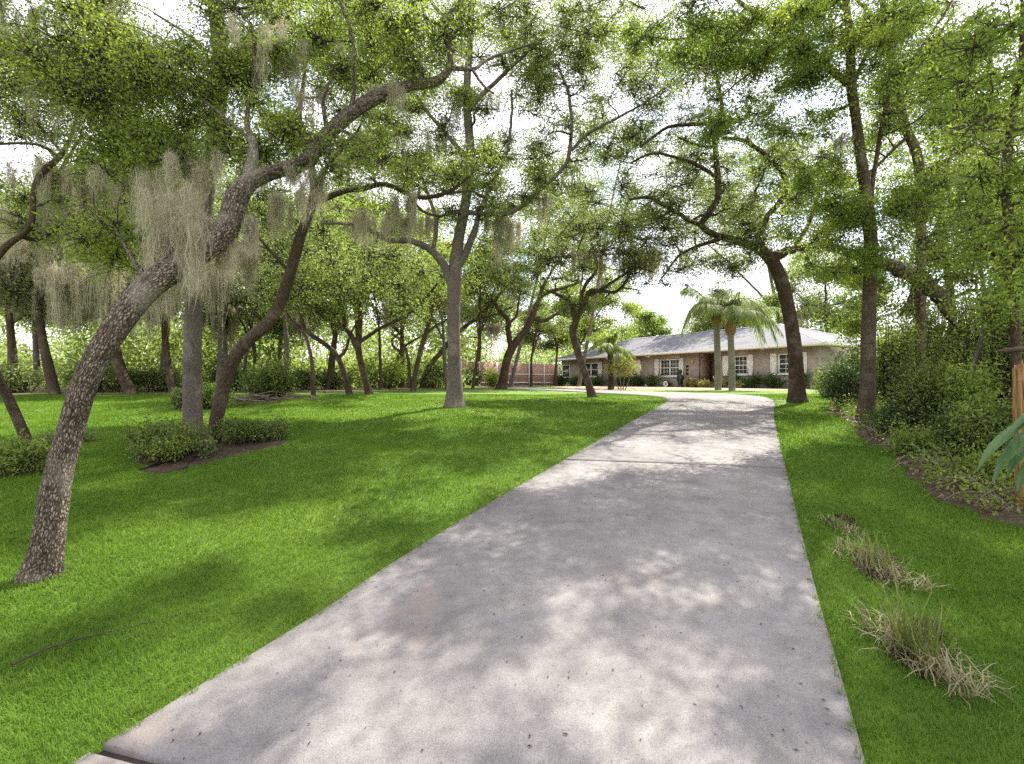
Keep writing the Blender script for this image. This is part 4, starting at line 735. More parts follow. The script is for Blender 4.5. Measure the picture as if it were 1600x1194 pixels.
sh(73, "small silvery plant at the foot of the crooked dark trunk", 325, 716, 26, 34, 420, (.05, .026), "shrub_pale", .7, spread=.03, lumpy=3)
sh(74, "weedy bush with dry stalks round the foot of the left edge trunk", 30, 752, 105, 62, 4200, (.06, .016), "under", .7, spread=.05)
sh(75, "low weed between the leaning nearest oak and the left edge trunk", 105, 700, 110, 26, 1500, (.05, .02), "shrub_pale", .6, spread=.05)
sh(76, "round bright bush behind the straight grey trunk of the shrub bed", 330, 640, 84, 44, 3200, (.075, .04), "shrub", .6, spread=.07)
sh(77, "yellowish bush left of the round bright one, behind the shrub bed", 283, 640, 44, 36, 1600, (.07, .035), "shrub_pale", .6, spread=.06)
sh(78, "heap of green cut branches lying on the brush pile", 422, 627, 104, 62, 7500, (.075, .04), "shrub", .6, spread=.09, name="cut_greenery", cat="brush pile")
UND = "bushes along the far edge of the lawn"
for i, (lab, px, Y, w, h_, n, mt) in enumerate([
    ("pale bush at the far left corner of the lawn", 20, 17.5, 130, 50, 2600, "shrub_pale"), ("pale green bush behind the leaning nearest oak's trunk", 130, 18, 110, 48, 2600, "shrub_pale"),
    ("bright bush between the left leaning trunks at the lawn's edge", 190, 19.5, 90, 50, 2400, "shrub"), ("grey green bush just left of the straight grey trunk", 250, 20, 80, 44, 2200, "shrub_pale"),
    ("dark low bush under the twin trunk behind the shrub bed", 355, 20.5, 70, 50, 2000, "shrub_dark"), ("low bush beneath the forked oak", 520, 24, 80, 34, 2200, "shrub_pale"), ("yellow bush behind the forked oak", 600, 27, 90, 60, 2400, "yellowish"),
    ("brownish bush left of the tall grey trunk", 680, 28, 90, 50, 2200, "shrub_pale"), ("dark round bush before the fence beside the tall grey trunk", 742, 33, 46, 42, 1800, "shrub_dark"), ("yellow flowering bush before the fence", 768, 32, 34, 34, 1300, "yellowish"),
    ("olive bush beneath the slim pale oak", 470, 23, 70, 40, 1800, "shrub")]):
    sh(80 + i, lab, px, 0, w, h_, n, (.13, .06), mt, .6, Y=Y, group=UND, spread=.14, stems=6)
# far woods that read as one mass
r = np.random.default_rng(99); nC = 520
az = r.uniform(-1.25, 1.15, nC); D = r.uniform(48, 80, nC); az[:70] = r.uniform(-1.2, -.05, 70); D[:70] = r.uniform(36, 50, 70)
az[130:180] = r.uniform(-1.15, -.45, 50); D[130:180] = r.uniform(29, 36, 50); cx = np.tan(az) * D; hh = r.uniform(.5, 1.0, nC) * np.where(az < .05, 9.0, 7.5); cz = 1.3 + hh * r.uniform(.2, 1.0, nC)
k = np.repeat(np.arange(nC), 330); LC = np.c_[cx, D, cz][k] + ellipsoid(r, len(k), .35) * np.array([2.4, 1.6, 1.7])
nU = 330; azu = r.uniform(-1.2, 1.1, nU); Du = r.uniform(46, 62, nU); Du[:200] = r.uniform(30, 44, 200); azu[:200] = r.uniform(-1.15, -.12, 200)
ku = np.repeat(np.arange(nU), 230); LU = np.c_[np.tan(azu) * Du, Du, np.full(nU, 1.6)][ku] + ellipsoid(r, len(ku), .4) * np.array([2.2, 1.2, 1.9]); LC = np.vstack([LC, LU])
LC[:, 2] = np.maximum(LC[:, 2], 1.3)
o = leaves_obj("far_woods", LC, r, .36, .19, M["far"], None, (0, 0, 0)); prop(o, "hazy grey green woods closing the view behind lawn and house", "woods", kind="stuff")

# right woods edge
RW = "undergrowth bushes of the right woods"
for i, (lab, px, py, w, h_, n, lf, mt) in enumerate([
    ("dark evergreen bush at the house corner, right of the curved dark trunk", 1320, 640, 90, 105, 4200, (.075, .035), "shrub_dark"),
    ("sprawling bush hanging over the lawn between curved trunk and slim mottled trunk", 1300, 622, 70, 62, 2600, (.08, .03), "under"),
    ("large dark bush right behind the slim mottled trunk", 1452, 690, 120, 150, 7500, (.055, .028), "shrub"),
    ("bright ferny bush below the pale kinked sapling", 1490, 690, 130, 120, 4200, (.10, .034), "broad"),
    ("mixed bush left of the split wooden post", 1540, 740, 130, 130, 5200, (.055, .026), "under"),
    ("low yellow green weeds along the front of the right bed", 1452, 728, 110, 52, 2600, (.055, .026), "under"),
    ("trailing weeds on the leaf litter below the big leaved plant", 1545, 770, 120, 56, 2300, (.05, .022), "under"),
    ("tall bush behind the large dark one in the right woods", 1390, 640, 110, 160, 5000, (.08, .036), "under"),
    ("arching bush under the long dark limb", 1470, 640, 140, 170, 5600, (.085, .038), "under"),
    ("leafy bush against the right edge above the split wooden post", 1590, 690, 90, 300, 4200, (.06, .03), "under"),
    ("dark mixed bush between the kinked sapling and the big leaved plant", 1530, 735, 110, 130, 4800, (.05, .024), "shrub_dark"),
    ("small dark bush right beside the foot of the slim mottled trunk", 1392, 686, 60, 62, 2400, (.055, .026), "shrub_dark"),
    ("tall leafy bush filling the gap behind the swaying trunk", 1440, 625, 110, 210, 5200, (.10, .045), "under"),
    ("tall leafy bush behind the pale kinked sapling", 1525, 640, 120, 230, 5600, (.09, .04), "shrub"),
    ("tall pale bush at the right edge deep in the woods", 1590, 640, 120, 250, 4600, (.09, .04), "under"),
    ("thin bush in the far right woods beside the house", 1350, 622, 70, 110, 2600, (.10, .045), "under")]):
    sh(110 + i, lab, px, py, w, h_, n, lf, mt, .8, group=RW, spread=.07, lumpy=8)
# tangled ground cover and litter of the right bed
r = np.random.default_rng(7)
def in_bed(n, poly, lo, hi):
    out = []
    while len(out) < n:
        p = np.c_[r.uniform(lo[0], hi[0], 4000), r.uniform(lo[1], hi[1], 4000)]; out += list(p[inside(p, poly)])
    return np.array(out[:n])
rb = beds[1]; q = in_bed(16000, rb, (2.5, 2.5), (16, 16))
C = np.c_[q, G(q[:, 1]) + r.uniform(.035, .08, len(q))]
prop(leaves_obj("leaf_litter", C, r, .07, .04, M["litter"], None, (0, 0, 0), 0, 2.2), "brown fallen leaves covering the soil of the right woods", "leaf litter", kind="stuff")
q = in_bed(750, rb, (3, 2.8), (11, 13)); cp = np.repeat(q, 60, 0) + r.normal(0, .13, (len(q) * 60, 2)); cp = cp[inside(cp, rb)]
C = np.c_[cp, G(cp[:, 1]) + .04 + np.abs(r.normal(0, .14, len(cp)))]
prop(leaves_obj("ground_cover", C, r, .05, .024, M["under"], None, (0, 0, 0), .2, .8), "low trailing green creepers spread over the right bed", "ground cover", kind="stuff")
q = in_bed(480, rb, (3.2, 3.0), (9, 9)); az = r.uniform(0, 6.28, len(q)); ln = r.uniform(.2, .75, len(q)); z0 = G(q[:, 1]) + .05
K = 6; t = np.linspace(-.5, .5, K); TP = np.zeros((len(q), K, 3)); TP[..., 0] = q[:, :1] + np.cos(az)[:, None] * ln[:, None] * t; TP[..., 1] = q[:, 1:] + np.sin(az)[:, None] * ln[:, None] * t
TP[..., 2] = z0[:, None] + (r.uniform(0, .22, len(q))[:, None]) * (1 - 4 * t ** 2); TP += np.cumsum(r.normal(0, .018, TP.shape), 1)
V, L, T, uv = tubes(TP, np.repeat((r.uniform(.0018, .0055, len(q)))[:, None], K, 1), 5); prop(mesh_obj("fallen_twigs", V, L, T, M["stick"]), "tangle of bare grey twigs lying along the edge of the right bed", "twigs", kind="stuff")

# ------------------------------------------------------------------ brush pile sticks
c = ghit(425, 627); r = np.random.default_rng(8); root = empty("brush_pile", c, "pile of bare cut sticks and trimmings beneath the cut greenery on the lawn", "brush pile")
n = 80; K = 5; s = np.c_[r.uniform(-1.1, 1.1, n), r.uniform(-.1, .9, n), np.zeros(n)]; az = r.uniform(-1.3, 1.3, n) + r.choice([0, math.pi], n); ln = r.uniform(.4, 1.3, n); t = np.linspace(-.5, .5, K)
TP = np.zeros((n, K, 3)); TP[..., 0] = s[:, :1] + np.cos(az)[:, None] * ln[:, None] * t; TP[..., 1] = s[:, 1:2] + np.sin(az)[:, None] * ln[:, None] * t * .6; TP[..., 2] = (np.abs(r.normal(0, .09, n)) * np.clip(1.1 - np.abs(s[:, 0]) * .7, .2, 1) + .03)[:, None] + t * r.uniform(-.25, .25, n)[:, None]
TP[..., 2] = np.maximum(TP[..., 2], .01); TP += c
V, L, T, uv = tubes(TP, np.repeat(r.uniform(.004, .014, n)[:, None], K, 1), 5); mesh_obj("sticks", V, L, T, M["stick"], root, c)

# ------------------------------------------------------------------ strappy clumps on the right lawn
def clump(seed, label, px, py, w_px, h_px, n, green):
    r = np.random.default_rng(seed); c = ghit(px, py); s = c[1] / F; root = empty("grass_clump", c, label, "grass clump", "strappy clumps in the right lawn")
    def blades(n, spread, hgt, mat, name, width, upright):
        K = 6; b = np.c_[np.clip(r.normal(0, spread[0], n), -1.4 * spread[0], 1.4 * spread[0]), np.clip(r.normal(0, spread[1], n), -1.4 * spread[1], 1.4 * spread[1]), np.zeros(n)]; az = r.uniform(0, 6.28, n); ln = hgt * r.uniform(.45, 1.15, n); out = r.uniform(.25, 1.0, n) * (1 - upright) + upright * .25
        t = np.linspace(0, 1, K); TP = np.zeros((n, K, 3)); hx = (ln * out)[:, None] * (t + .5 * t * t)[None] * .75
        TP[..., 0] = b[:, :1] + np.cos(az)[:, None] * hx; TP[..., 1] = b[:, 1:2] + np.sin(az)[:, None] * hx; TP[..., 2] = ln[:, None] * (t[None] * (1.1 - .2 * out[:, None]) - (out[:, None] ** 1.5) * .85 * t[None] ** 2.2)
        TP += r.normal(0, .006, TP.shape); TP[..., 2] = np.maximum(TP[..., 2], .012); TP += c
        S = np.c_[-np.sin(az), np.cos(az), np.zeros(n)]; ww = width * np.array([.8, 1, 1, .85, .6, .1])
        A, B = TP - S[:, None] * ww[None, :, None] / 2, TP + S[:, None] * ww[None, :, None] / 2
        V = np.stack([A, B], 2).reshape(-1, 3); i = np.arange(n * K * 2).reshape(n, K, 2); L = np.stack([i[:, :-1, 0], i[:, :-1, 1], i[:, 1:, 1], i[:, 1:, 0]], -1).reshape(-1)
        mesh_obj(name, V, L, quads(len(L)), mat, root, c)
    w, h_ = w_px * s, h_px * s
    blades(int(n * 1.7), (w * .2, w * .6), h_ * .5, M["dry"], "dry_blades", .0055, 0.0)
    blades(int(n * green), (w * .12, w * .2), h_ * .9, M["straw_green"], "green_blades", .006, .75)
clump(131, "largest dry strappy clump beside the driveway, nearest the camera", 1432, 1035, 105, 140, 190, .6)
clump(132, "middle dry strappy clump, between the largest one and the small far one", 1368, 892, 90, 78, 190, .4)
clump(133, "smallest dry clump, farthest up the lawn of the three", 1312, 828, 46, 36, 110, .25)

# ------------------------------------------------------------------ driveway debris, fallen twig on the lawn
r = np.random.default_rng(55); p = np.c_[r.uniform(-2, 6, 9000), 1.5 + 15 * r.random(9000) ** 1.4]; p = p[inside(p, drive_poly)][:560]
C = np.c_[p, G(p[:, 1]) + .026]; D_ = rand_dirs(r, len(p)); D_[:, 2] = 0; V, L, T = leaf_mesh(C, D_, np.tile([0, 0, 1.0], (len(p), 1)), r.uniform(.006, .028, len(p)), r.uniform(.004, .010, len(p)))
prop(mesh_obj("leaf_debris", V, L, T, M["mulch"]), "dark specks of dry leaf and twig scattered on the concrete drive", "leaf debris", kind="stuff")
def lawn_twig(label, pts, rad):
    q = np.array([ghit(*p) + np.array([0, 0, .018]) for p in pts]); q = resample(np.c_[q, np.full(len(q), rad)], 24)
    q[:, :2] += np.random.default_rng(3).normal(0, .006, (24, 2))
    V, L, T, uv = tubes(q[None, :, :3], q[None, :, 3] * np.linspace(1.2, .4, 24)[None], 6)
    prop(mesh_obj("fallen_twig", V, L, T, M["twig"], off=(0, 0, 0)), label, "twig")
lawn_twig("long thin fallen twig lying in the near lawn left of the driveway", [(20, 1042), (110, 1008), (190, 988), (260, 972), (326, 958)], .0045)
lawn_twig("shorter fallen twig lying beside the long one in the near lawn", [(185, 1004), (215, 998), (262, 999), (290, 996)], .0035)

# ------------------------------------------------------------------ the house
HX, HY = (1280 - CX) / F * 27.0, 27.0; LEN, DEP, WH = 22.8, 9.0, 2.40
ux, uy = .541, -.841
h0 = np.array([HX - ux * LEN, HY - uy * LEN]); GZ = float(G(30)) - .01
house = empty("ranch_house", (h0[0], h0[1], GZ), "long low brick ranch house with grey hipped roof and white shutters behind the drive", "house", rz=math.atan2(uy, ux))
def hx(px):
    k = (px - CX) / F; t = (HX - HY * k) / (.541 + .841 * k); return LEN - t
WZ0, WZ1 = .86, 2.06
win = [(hx(878.5), hx(890.5), .25, 2.0, 'stack'), (hx(912), hx(935), WZ0, WZ1, 'pair'), (hx(987), hx(995), WZ0, WZ1, 'single'), (hx(1031.5), hx(1062), .80, WZ1, 'grid'), (hx(1147), hx(1168.5), WZ0, WZ1, 'grid2'), (hx(1216), hx(1250), WZ0, WZ1, 'grid2')]
rec = (hx(1091), hx(1127))
s = Solid(); xs = 0.0; ops = sorted([(a, b, z0, z1) for a, b, z0, z1, _ in win] + [(rec[0], rec[1], 0, WH)]); T_ = .22
for a, b, z0, z1 in ops:
    s.box(xs, a, 0, T_, -.3, WH)
    if z0 > 0: s.box(a, b, 0, T_, -.3, z0)
    if z1 < WH: s.box(a, b, 0, T_, z1, WH)
    xs = b
s.box(xs, LEN, 0, T_, -.3, WH); s.box(0, T_, T_, DEP, -.3, WH); s.box(LEN - T_, LEN, T_, DEP, -.3, WH); s.box(T_, LEN - T_, DEP - T_, DEP, -.3, WH)
s.make("wall", M["brick"], house)
# dark interior backing of the rooms is a real back partition
s = Solid(); s.box(T_, rec[0] - .15, 3.2, 3.3, -.1, WH); s.box(rec[1] + .15, LEN - T_, 3.2, 3.3, -.1, WH); s.make("inner_wall", M["tan"], house)
s = Solid(); s.box(rec[0] - .12, rec[0], T_, 1.6, -.1, WH); s.box(rec[1], rec[1] + .12, T_, 1.6, -.1, WH)
dx0, dx1 = rec[0] + .75, rec[0] + 1.75
s.box(rec[0], dx0, 1.5, 1.6, -.1, WH); s.box(dx1, rec[1], 1.5, 1.6, -.1, WH); s.box(dx0, dx1, 1.5, 1.6, 2.1, WH); s.make("porch_wall", M["tan"], house)
s = Solid(); s.box(rec[0] - .05, rec[1] + .05, -.7, 1.5, -.2, .06); s.make("porch_step", M["concrete"], house)
s = Solid(); s.box(dx0 + .05, dx1 - .05, 1.53, 1.58, .06, 2.05); d = s.make("door", M["door"], house, bevel=.01)
s = Solid(); s.box(dx0, dx0 + .05, 1.47, 1.585, .06, 2.1); s.box(dx1 - .05, dx1, 1.47, 1.585, .06, 2.1); s.box(dx0 + .05, dx1 - .05, 1.47, 1.585, 2.05, 2.1); s.make("frame", M["white"], d)
s = Solid(); s.lathe([(.001, 0), (.03, .01), (.035, .03), (.02, .05), (.001, .055)], 10, (dx0 + .14, 1.5, 1.0)); s.make("handle", M["brass"], d)
def window(a, b, z0, z1, kind):
    s = Solid(); f = .07; y0, y1 = -.018, .10
    s.box(a, a + f, y0, y1, z0, z1); s.box(b - f, b, y0, y1, z0, z1); s.box(a + f, b - f, y0, y1, z0, z0 + f); s.box(a + f, b - f, y0, y1, z1 - f, z1)
    mz = (z0 + z1) / 2; w = s
    if kind == 'stack':
        for z in (z0 + (z1 - z0) * .33, z0 + (z1 - z0) * .66): s.box(a + f, b - f, .0, .09, z - .035, z + .035)
    else:
        s.box(a + f, b - f, .0, .09, mz - .03, mz + .03)
        if kind in ('pair', 'grid'): m_ = (a + b) / 2; s.box(m_ - .05, m_ + .05, -.005, .085, z0 + f, mz - .03); s.box(m_ - .05, m_ + .05, -.005, .085, mz + .03, z1 - f)
    wo = s.make("window", M["white"], house)
    s = Solid(); s.box(a + .02, b - .02, .045, .055, z0 + .02, z1 - .02); s.make("pane", M["glass"], wo)
    if kind in ('grid', 'grid2'):
        s = Solid(); cols = 6 if kind == 'grid' else 3
        for i in range(1, cols):
            x = a + f + (b - a - 2 * f) * i / cols
            if kind == 'grid' and i == 3: continue
            for q0, q1 in ((z0 + f, mz - .03), (mz + .03, z1 - f)): s.box(x - .012, x + .012, .025, .043, q0, q1)
        for z in ((z0 + f + mz - .03) / 2, (z1 - f + mz + .03) / 2):
            s.box(a + f, b - f, .03, .040, z - .012, z + .012)
        s.make("muntins", M["white"], wo)
    if kind != 'stack':
        s = Solid(); s.box(a - .04, b + .04, -.07, -.02, z0 - .07, z0 - .003); s.make("sill", M["white"], wo)
for w in win: window(*w)
def shutter(px0, px1):
    a, b = hx(px0), hx(px1); s = Solid(); z0, z1, f = .80, 2.10, .05
    s.box(a, a + f, -.045, -.004, z0, z1); s.box(b - f, b, -.045, -.004, z0, z1)
    for z in (z0, (z0 + z1) / 2 - f / 2, z1 - f): s.box(a + f, b - f, -.045, -.004, z, z + f)
    zz = z0 + f
    for q0, q1 in ((z0 + f, (z0 + z1) / 2 - f / 2), ((z0 + z1) / 2 + f / 2, z1 - f)):
        n = 12
        for i in range(n):
            za = q0 + (q1 - q0) * i / n; zb = q0 + (q1 - q0) * (i + 1) / n
            s.face([(a + f, -.036, za), (b - f, -.036, za), (b - f, -.012, zb), (a + f, -.012, zb)])
    s.make("shutter", M["white"], house)
for p in [(906.5, 911.5), (935.5, 940.5), (995.5, 1001), (1023, 1029.5), (1062.5, 1068), (1129.5, 1138), (1169, 1176.5), (1204, 1213.5), (1252, 1261)]: shutter(*p)
# roof: two long slopes and two hip ends, with fascia, gutter line and soffit
OV, E0, RZ = .62, WH + .16, WH + .16 + 1.78
ex0, ex1, ey0, ey1, ym = -OV, LEN + OV, -OV, DEP + OV, DEP / 2; rx0, rx1 = ym, LEN - ym
ev = lambda x, y: (x, y, E0)
faces = [[ev(ex0, ey0), ev(ex1, ey0), (rx1, ym, RZ), (rx0, ym, RZ)], [ev(ex1, ey1), ev(ex0, ey1), (rx0, ym, RZ), (rx1, ym, RZ)], [ev(ex1, ey0), ev(ex1, ey1), (rx1, ym, RZ)], [ev(ex0, ey1), ev(ex0, ey0), (rx0, ym, RZ)]]
V, L, T, UV = [], [], [], []
for fi, fc in enumerate(faces):
    b = len(V); V += fc; L += list(range(b, b + len(fc))); T.append(len(fc))
    for p in fc:
        run = min(abs(p[1] - (ey0 if fi == 0 else ey1)), 9e9) if fi < 2 else abs(p[0] - (ex1 if fi == 2 else ex0))
        UV.append((p[0] if fi < 2 else p[1], run * 1.06))
roof = mesh_obj("roof", V, L, T, M["shingle"], house, uv=UV)
s = Solid(); fz0, fz1, ft = E0 - .16, E0 - .004, .03
s.box(ex0, ex1, ey0, ey0 + ft, fz0, fz1); s.box(ex0, ex1, ey1 - ft, ey1, fz0, fz1); s.box(ex0, ex0 + ft, ey0 + ft, ey1 - ft, fz0, fz1); s.box(ex1 - ft, ex1, ey0 + ft, ey1 - ft, fz0, fz1); s.make("fascia", M["fascia"], roof)
s = Solid(); s.box(ex0 + ft, ex1 - ft, ey0 + ft, ey1 - ft, WH + .003, WH + .02); s.make("soffit", M["soffit"], roof)
def ridge_cap(a, b, w=.13):
    a, b = np.array(a), np.array(b); d = b - a; d /= np.linalg.norm(d); sd = np.cross(d, (0, 0, 1)); sd /= np.linalg.norm(sd); up_ = np.cross(sd, d)
    s.face([a + sd * w - up_ * .02, b + sd * w - up_ * .02, b + up_ * .025, a + up_ * .025]); s.face([a + up_ * .025, b + up_ * .025, b - sd * w - up_ * .02, a - sd * w - up_ * .02])
s = Solid(); ridge_cap((rx0, ym, RZ + .01), (rx1, ym, RZ + .01))
for a, b in (((ex1, ey0, E0), (rx1, ym, RZ)), ((ex0, ey0, E0), (rx0, ym, RZ)), ((ex1, ey1, E0), (rx1, ym, RZ))): ridge_cap((a[0], a[1], a[2] + .01), (b[0], b[1], b[2] + .01))
s.make("ridge_cap", plain("ridge shingle", (.42, .41, .43), .85, .2, .2), roof)
# wall lamp and number plaques
lx = hx(1083.5); s = Solid(); s.box(lx - .06, lx + .06, -.03, -.002, 1.62, 1.98); lamp = s.make("wall_lamp", M["brass"], house, bevel=.01)
s = Solid(); s.lathe([(.02, 0), (.075, .06), (.09, .22), (.06, .27), (.01, .33)], 8, (lx, -.13, 1.66)); s.make("lantern", M["brass"], lamp)
s = Solid(); s.box(lx - .012, lx + .012, -.12, -.03, 1.95, 1.975); s.make("arm", M["brass"], lamp)
nx = hx(1073.8)
for i, z in enumerate((1.50, 1.24, .98)):
    s = Solid(); s.box(nx - .11, nx + .11, -.024, -.002, z - .085, z + .085); s.make("plaque", M["black"], house, bevel=.012)

# front of the house: statue, stone ornaments, hedges, palms
def hpos(px, front, dz=0.0):
    """ground point in front of the wall below photo column px"""
    x = hx(px); return np.array([h0[0] + ux * x - .841 * front, h0[1] + uy * x - .541 * front, 0]) * [1, 1, 0] + [0, 0, 0]
def on_ground(p, dz=0.0): return np.array([p[0], p[1], float(G(p[1])) + .02 + dz])
c = on_ground(hpos(1073, .7)); root = empty("garden_statue", c, "black garden statue standing by the wall below the number plaques", "statue")
s = Solid(); s.lathe([(.19, -.05), (.19, .05), (.14, .07), (.16, .25), (.20, .48), (.20, .66), (.15, .80), (.09, .88), (.08, .93), (.12, 1.0), (.135, 1.08), (.11, 1.17), (.05, 1.23), (.001, 1.24)], 16, tuple(c)); s.make("figure", M["black"], root, c, smooth=True)
s = Solid()
for sx in (-1, 1): s.lathe([(.05, 0), (.07, .15), (.06, .32), (.02, .40)], 8, (c[0] + sx * .19, c[1], c[2] + .42))
s.make("arms", M["black"], root, c, smooth=True)
s = Solid(); s.lathe([(.012, 0), (.04, .06), (.015, .13)], 8, (c[0] - .03, c[1] - .17, c[2] + .58)); s.make("chest_patch", M["croton"], root, c, smooth=True)
def ring(label, px, front, R):
    c = on_ground(hpos(px, front)); V, L = [], []; n, m = 24, 10; rr = R * .38
    for i in range(n):
        a = 2 * math.pi * i / n
        for j in range(m):
            b = 2 * math.pi * j / m; q = R - rr + rr * math.cos(b); V.append((c[0] + q * math.cos(a) * .9, c[1] + rr * math.sin(b) + q * math.cos(a) * .2, c[2] + R + q * math.sin(a) - .02))
            L += [i * m + j, ((i + 1) % n) * m + j, ((i + 1) % n) * m + (j + 1) % m, i * m + (j + 1) % m]
    prop(mesh_obj("stone_ring", V, L, quads(len(L)), M["stone"], smooth=True), label, "garden ornament")
ring("white stone ring standing in the bed left of the black statue", 1054.5, 1.0, .22)
c = on_ground(hpos(1030, 1.2)); s = Solid(); r = random.Random(3); s.lathe([(.02, -.05), (.2, .0), (.25, .09), (.21, .19), (.12, .26), (.01, .29)], 11, tuple(c)); s.V = [(x + r.uniform(-.03, .03), y + r.uniform(-.03, .03), z + r.uniform(-.02, .02)) for x, y, z in s.V]
prop(s.make("white_stone", M["stone"], None, smooth=True), "white lump of stone in the bed before the wide gridded window", "stone")
HG = "hedge shrubs along the house front"
def hedge(seed, lab, px, front, w, d, h_, n, mt, lf=(.09, .05), **kw):
    c = on_ground(hpos(px, front)); return shrub(seed, lab, c, (w, d, h_), n, lf, mt, group=HG, spread=.08, lumpy=7, **kw)
hedge(141, "dark round hedge shrub at the far left end of the house front", 893, 1.2, 1.0, .8, 1.15, 2600, "shrub_dark")
hedge(142, "hedge shrub behind the leaning oak's foot at the house front", 917, 1.1, 1.1, .7, .95, 2600, "shrub_dark")
hedge(143, "dark hedge shrub behind the small palm", 948, 1.1, 1.0, .7, 1.0, 2400, "shrub_dark")
hedge(144, "hedge shrub behind the yellow crape myrtle", 985, 1.0, 1.0, .7, 1.0, 2400, "shrub_dark")
hedge(145, "rounded hedge shrub left of the wide gridded window", 1012, 1.0, .9, .8, 1.1, 2600, "shrub_dark")
hedge(146, "hedge shrub under the wide gridded window", 1035, 1.0, .8, .7, .95, 2200, "shrub_dark")
hedge(147, "small dark shrub beside the stone ring", 1052, .6, .4, .4, .6, 800, "shrub_dark")
hedge(148, "hedge shrub right of the two tall palms", 1165, 1.1, .8, .6, .92, 2300, "shrub_dark")
hedge(149, "long hedge shrub between the last two windows", 1190, 1.1, .9, .6, .92, 2400, "shrub_dark")
hedge(150, "hedge shrub under the last window, left of the curved dark trunk", 1222, 1.1, .9, .6, .9, 2400, "shrub_dark")
hedge(151, "hedge shrub at the right corner of the house", 1262, .9, .6, .6, 1.0, 1700, "shrub_dark")
hedge(152, "dark fern like shrub in the porch opening", 1106, .5, .5, .4, .8, 900, "shrub_dark", (.14, .04))
CG = "straw coloured bed plants by the palms"
for i, (lab, px, fr, w, h_) in enumerate([("straw coloured bed plant at the porch step", 1098, 1.5, .55, .62), ("yellow green bed plant between porch and left palm", 1112, 1.7, .6, .65), ("pale bed plant between the two tall palms", 1132, 1.9, .65, .6), ("pale bed plant just right of the right palm", 1153, 2.0, .7, .62), ("low straw coloured bed plant at the right end of the palm bed", 1178, 1.9, .6, .42)]):
    c = on_ground(hpos(px, fr)); shrub(160 + i, lab, c, (w, w * .8, h_), 650, (.16, .05), "croton", group=CG, spread=.08, lumpy=5, name="bed_plant", cat="plant")

# palms
def frond_mesh(r, c, az, length, rise, droop, leaflet, wid):
    K = 14; t = np.linspace(0, 1, K); hor = length * (t - .12 * t * t) * math.cos(rise) ; z = length * (math.sin(rise) * t - droop * t ** 2.1)
    hor = hor * (1 - .15 * droop * t)
    pth = np.c_[np.cos(az) * hor, np.sin(az) * hor, z] + c; rad = .022 * (1 - .85 * t) * (length / 2.2)
    V, L, T, uv = tubes(pth[None], rad[None], 5)
    n = 64; tt = np.linspace(.1, .99, n); ii = np.clip((tt * (K - 1)).astype(int), 0, K - 2); ff = (tt * (K - 1) - ii)[:, None]
    B = pth[ii] * (1 - ff) + pth[ii + 1] * ff; tg = pth[ii + 1] - pth[ii]; tg /= np.linalg.norm(tg, axis=1, keepdims=True)
    sd = np.array([-math.sin(az), math.cos(az), 0]); Vs, Ls, o = [V], [L], len(V); Ts = [T]
    for sg in (-1, 1):
        ll = leaflet * np.sin(np.pi * np.clip(tt * .9 + .08, 0, 1)) ** .6 * r.uniform(.85, 1.1, n)
        D = tg * .55 + sd * sg * .75 + np.array([0, 0, -.5]) + r.normal(0, .16, (n, 3)); D /= np.linalg.norm(D, axis=1, keepdims=True)
        tipz = np.array([0, 0, -.35]); m1 = B + D * ll[:, None] * .5; e = B + D * ll[:, None] + tipz * ll[:, None] * .9
        w = np.cross(D, np.array([0, 0, 1.0])); w /= np.linalg.norm(w, axis=1, keepdims=True); w *= wid / 2
        VV = np.stack([B - w * .5, B + w * .5, m1 + w, m1 - w, e], 1).reshape(-1, 3); i = np.arange(n)[:, None] * 5
        Vs.append(VV); Ls.append((i + np.array([0, 1, 2, 3, 3, 2, 4])).ravel() + o); Ts.append(np.tile([4, 3], n)); o += len(VV)
    return np.vstack(Vs), np.concatenate(Ls), np.concatenate(Ts)
def palm(seed, label, px, Y, top_py, w_px, nf, length, leaflet, group, bark_="bark_palm", thick_top=1.0, dro=(.5, .95), rise=(.3, 1.2), fm="palm", wid=.024, azs=None):
    r = np.random.default_rng(seed); b = gp(px, Y); top = P(px, top_py, Y); w = w_px / 2 / F * Y; root = empty("palm_tree", b, label, "palm tree", group)
    zz = np.linspace(b[2] - .2, top[2], 26); rr = w * (1 + .12 * np.exp(-(zz - b[2]) / .5)) * np.where(np.arange(26) % 2, 1.03, .98)
    pth = np.c_[np.full(26, b[0]) + .04 * np.sin(zz), np.full(26, b[1]), zz]; V, L, T, uv = tubes(pth[None], rr[None], 14, r, .02); mesh_obj("trunk", V, L, T, M[bark_], root, b, uv, smooth=True)
    zb = np.linspace(0, 1.0, 8) * thick_top; rb_ = w * np.array([1.0, 1.5, 1.75, 1.6, 1.3, 1.0, .75, .4]); pb = np.c_[np.full(8, pth[-1, 0]), np.full(8, b[1]), top[2] + zb - .05]
    V, L, T, uv = tubes(pb[None], rb_[None], 12, r, .08); mesh_obj("crownshaft", V, L, T, M["frondbase"], root, b, uv, smooth=True)
    for k in range(nf):
        az = (2.4 * k + r.uniform(-.3, .3)) if azs is None or k >= len(azs) else azs[k]; ri = rise[0] + (rise[1] - rise[0]) * ((k * .618) % 1); dr_ = r.uniform(*dro)
        if azs is not None and k < len(azs): ri, dr_ = .8, 1.05
        V, L, T = frond_mesh(r, pb[4] + np.array([0, 0, .1]), az, length * r.uniform(.85, 1.1), ri, dr_, leaflet, wid); mesh_obj("frond", V, L, T, M[fm], root, b)
M["frondbase"] = mat_wood("palm leaf bases", (.14, .07, .03), (.34, .20, .10), 20, 4)
PG = "two tall palms before the house"
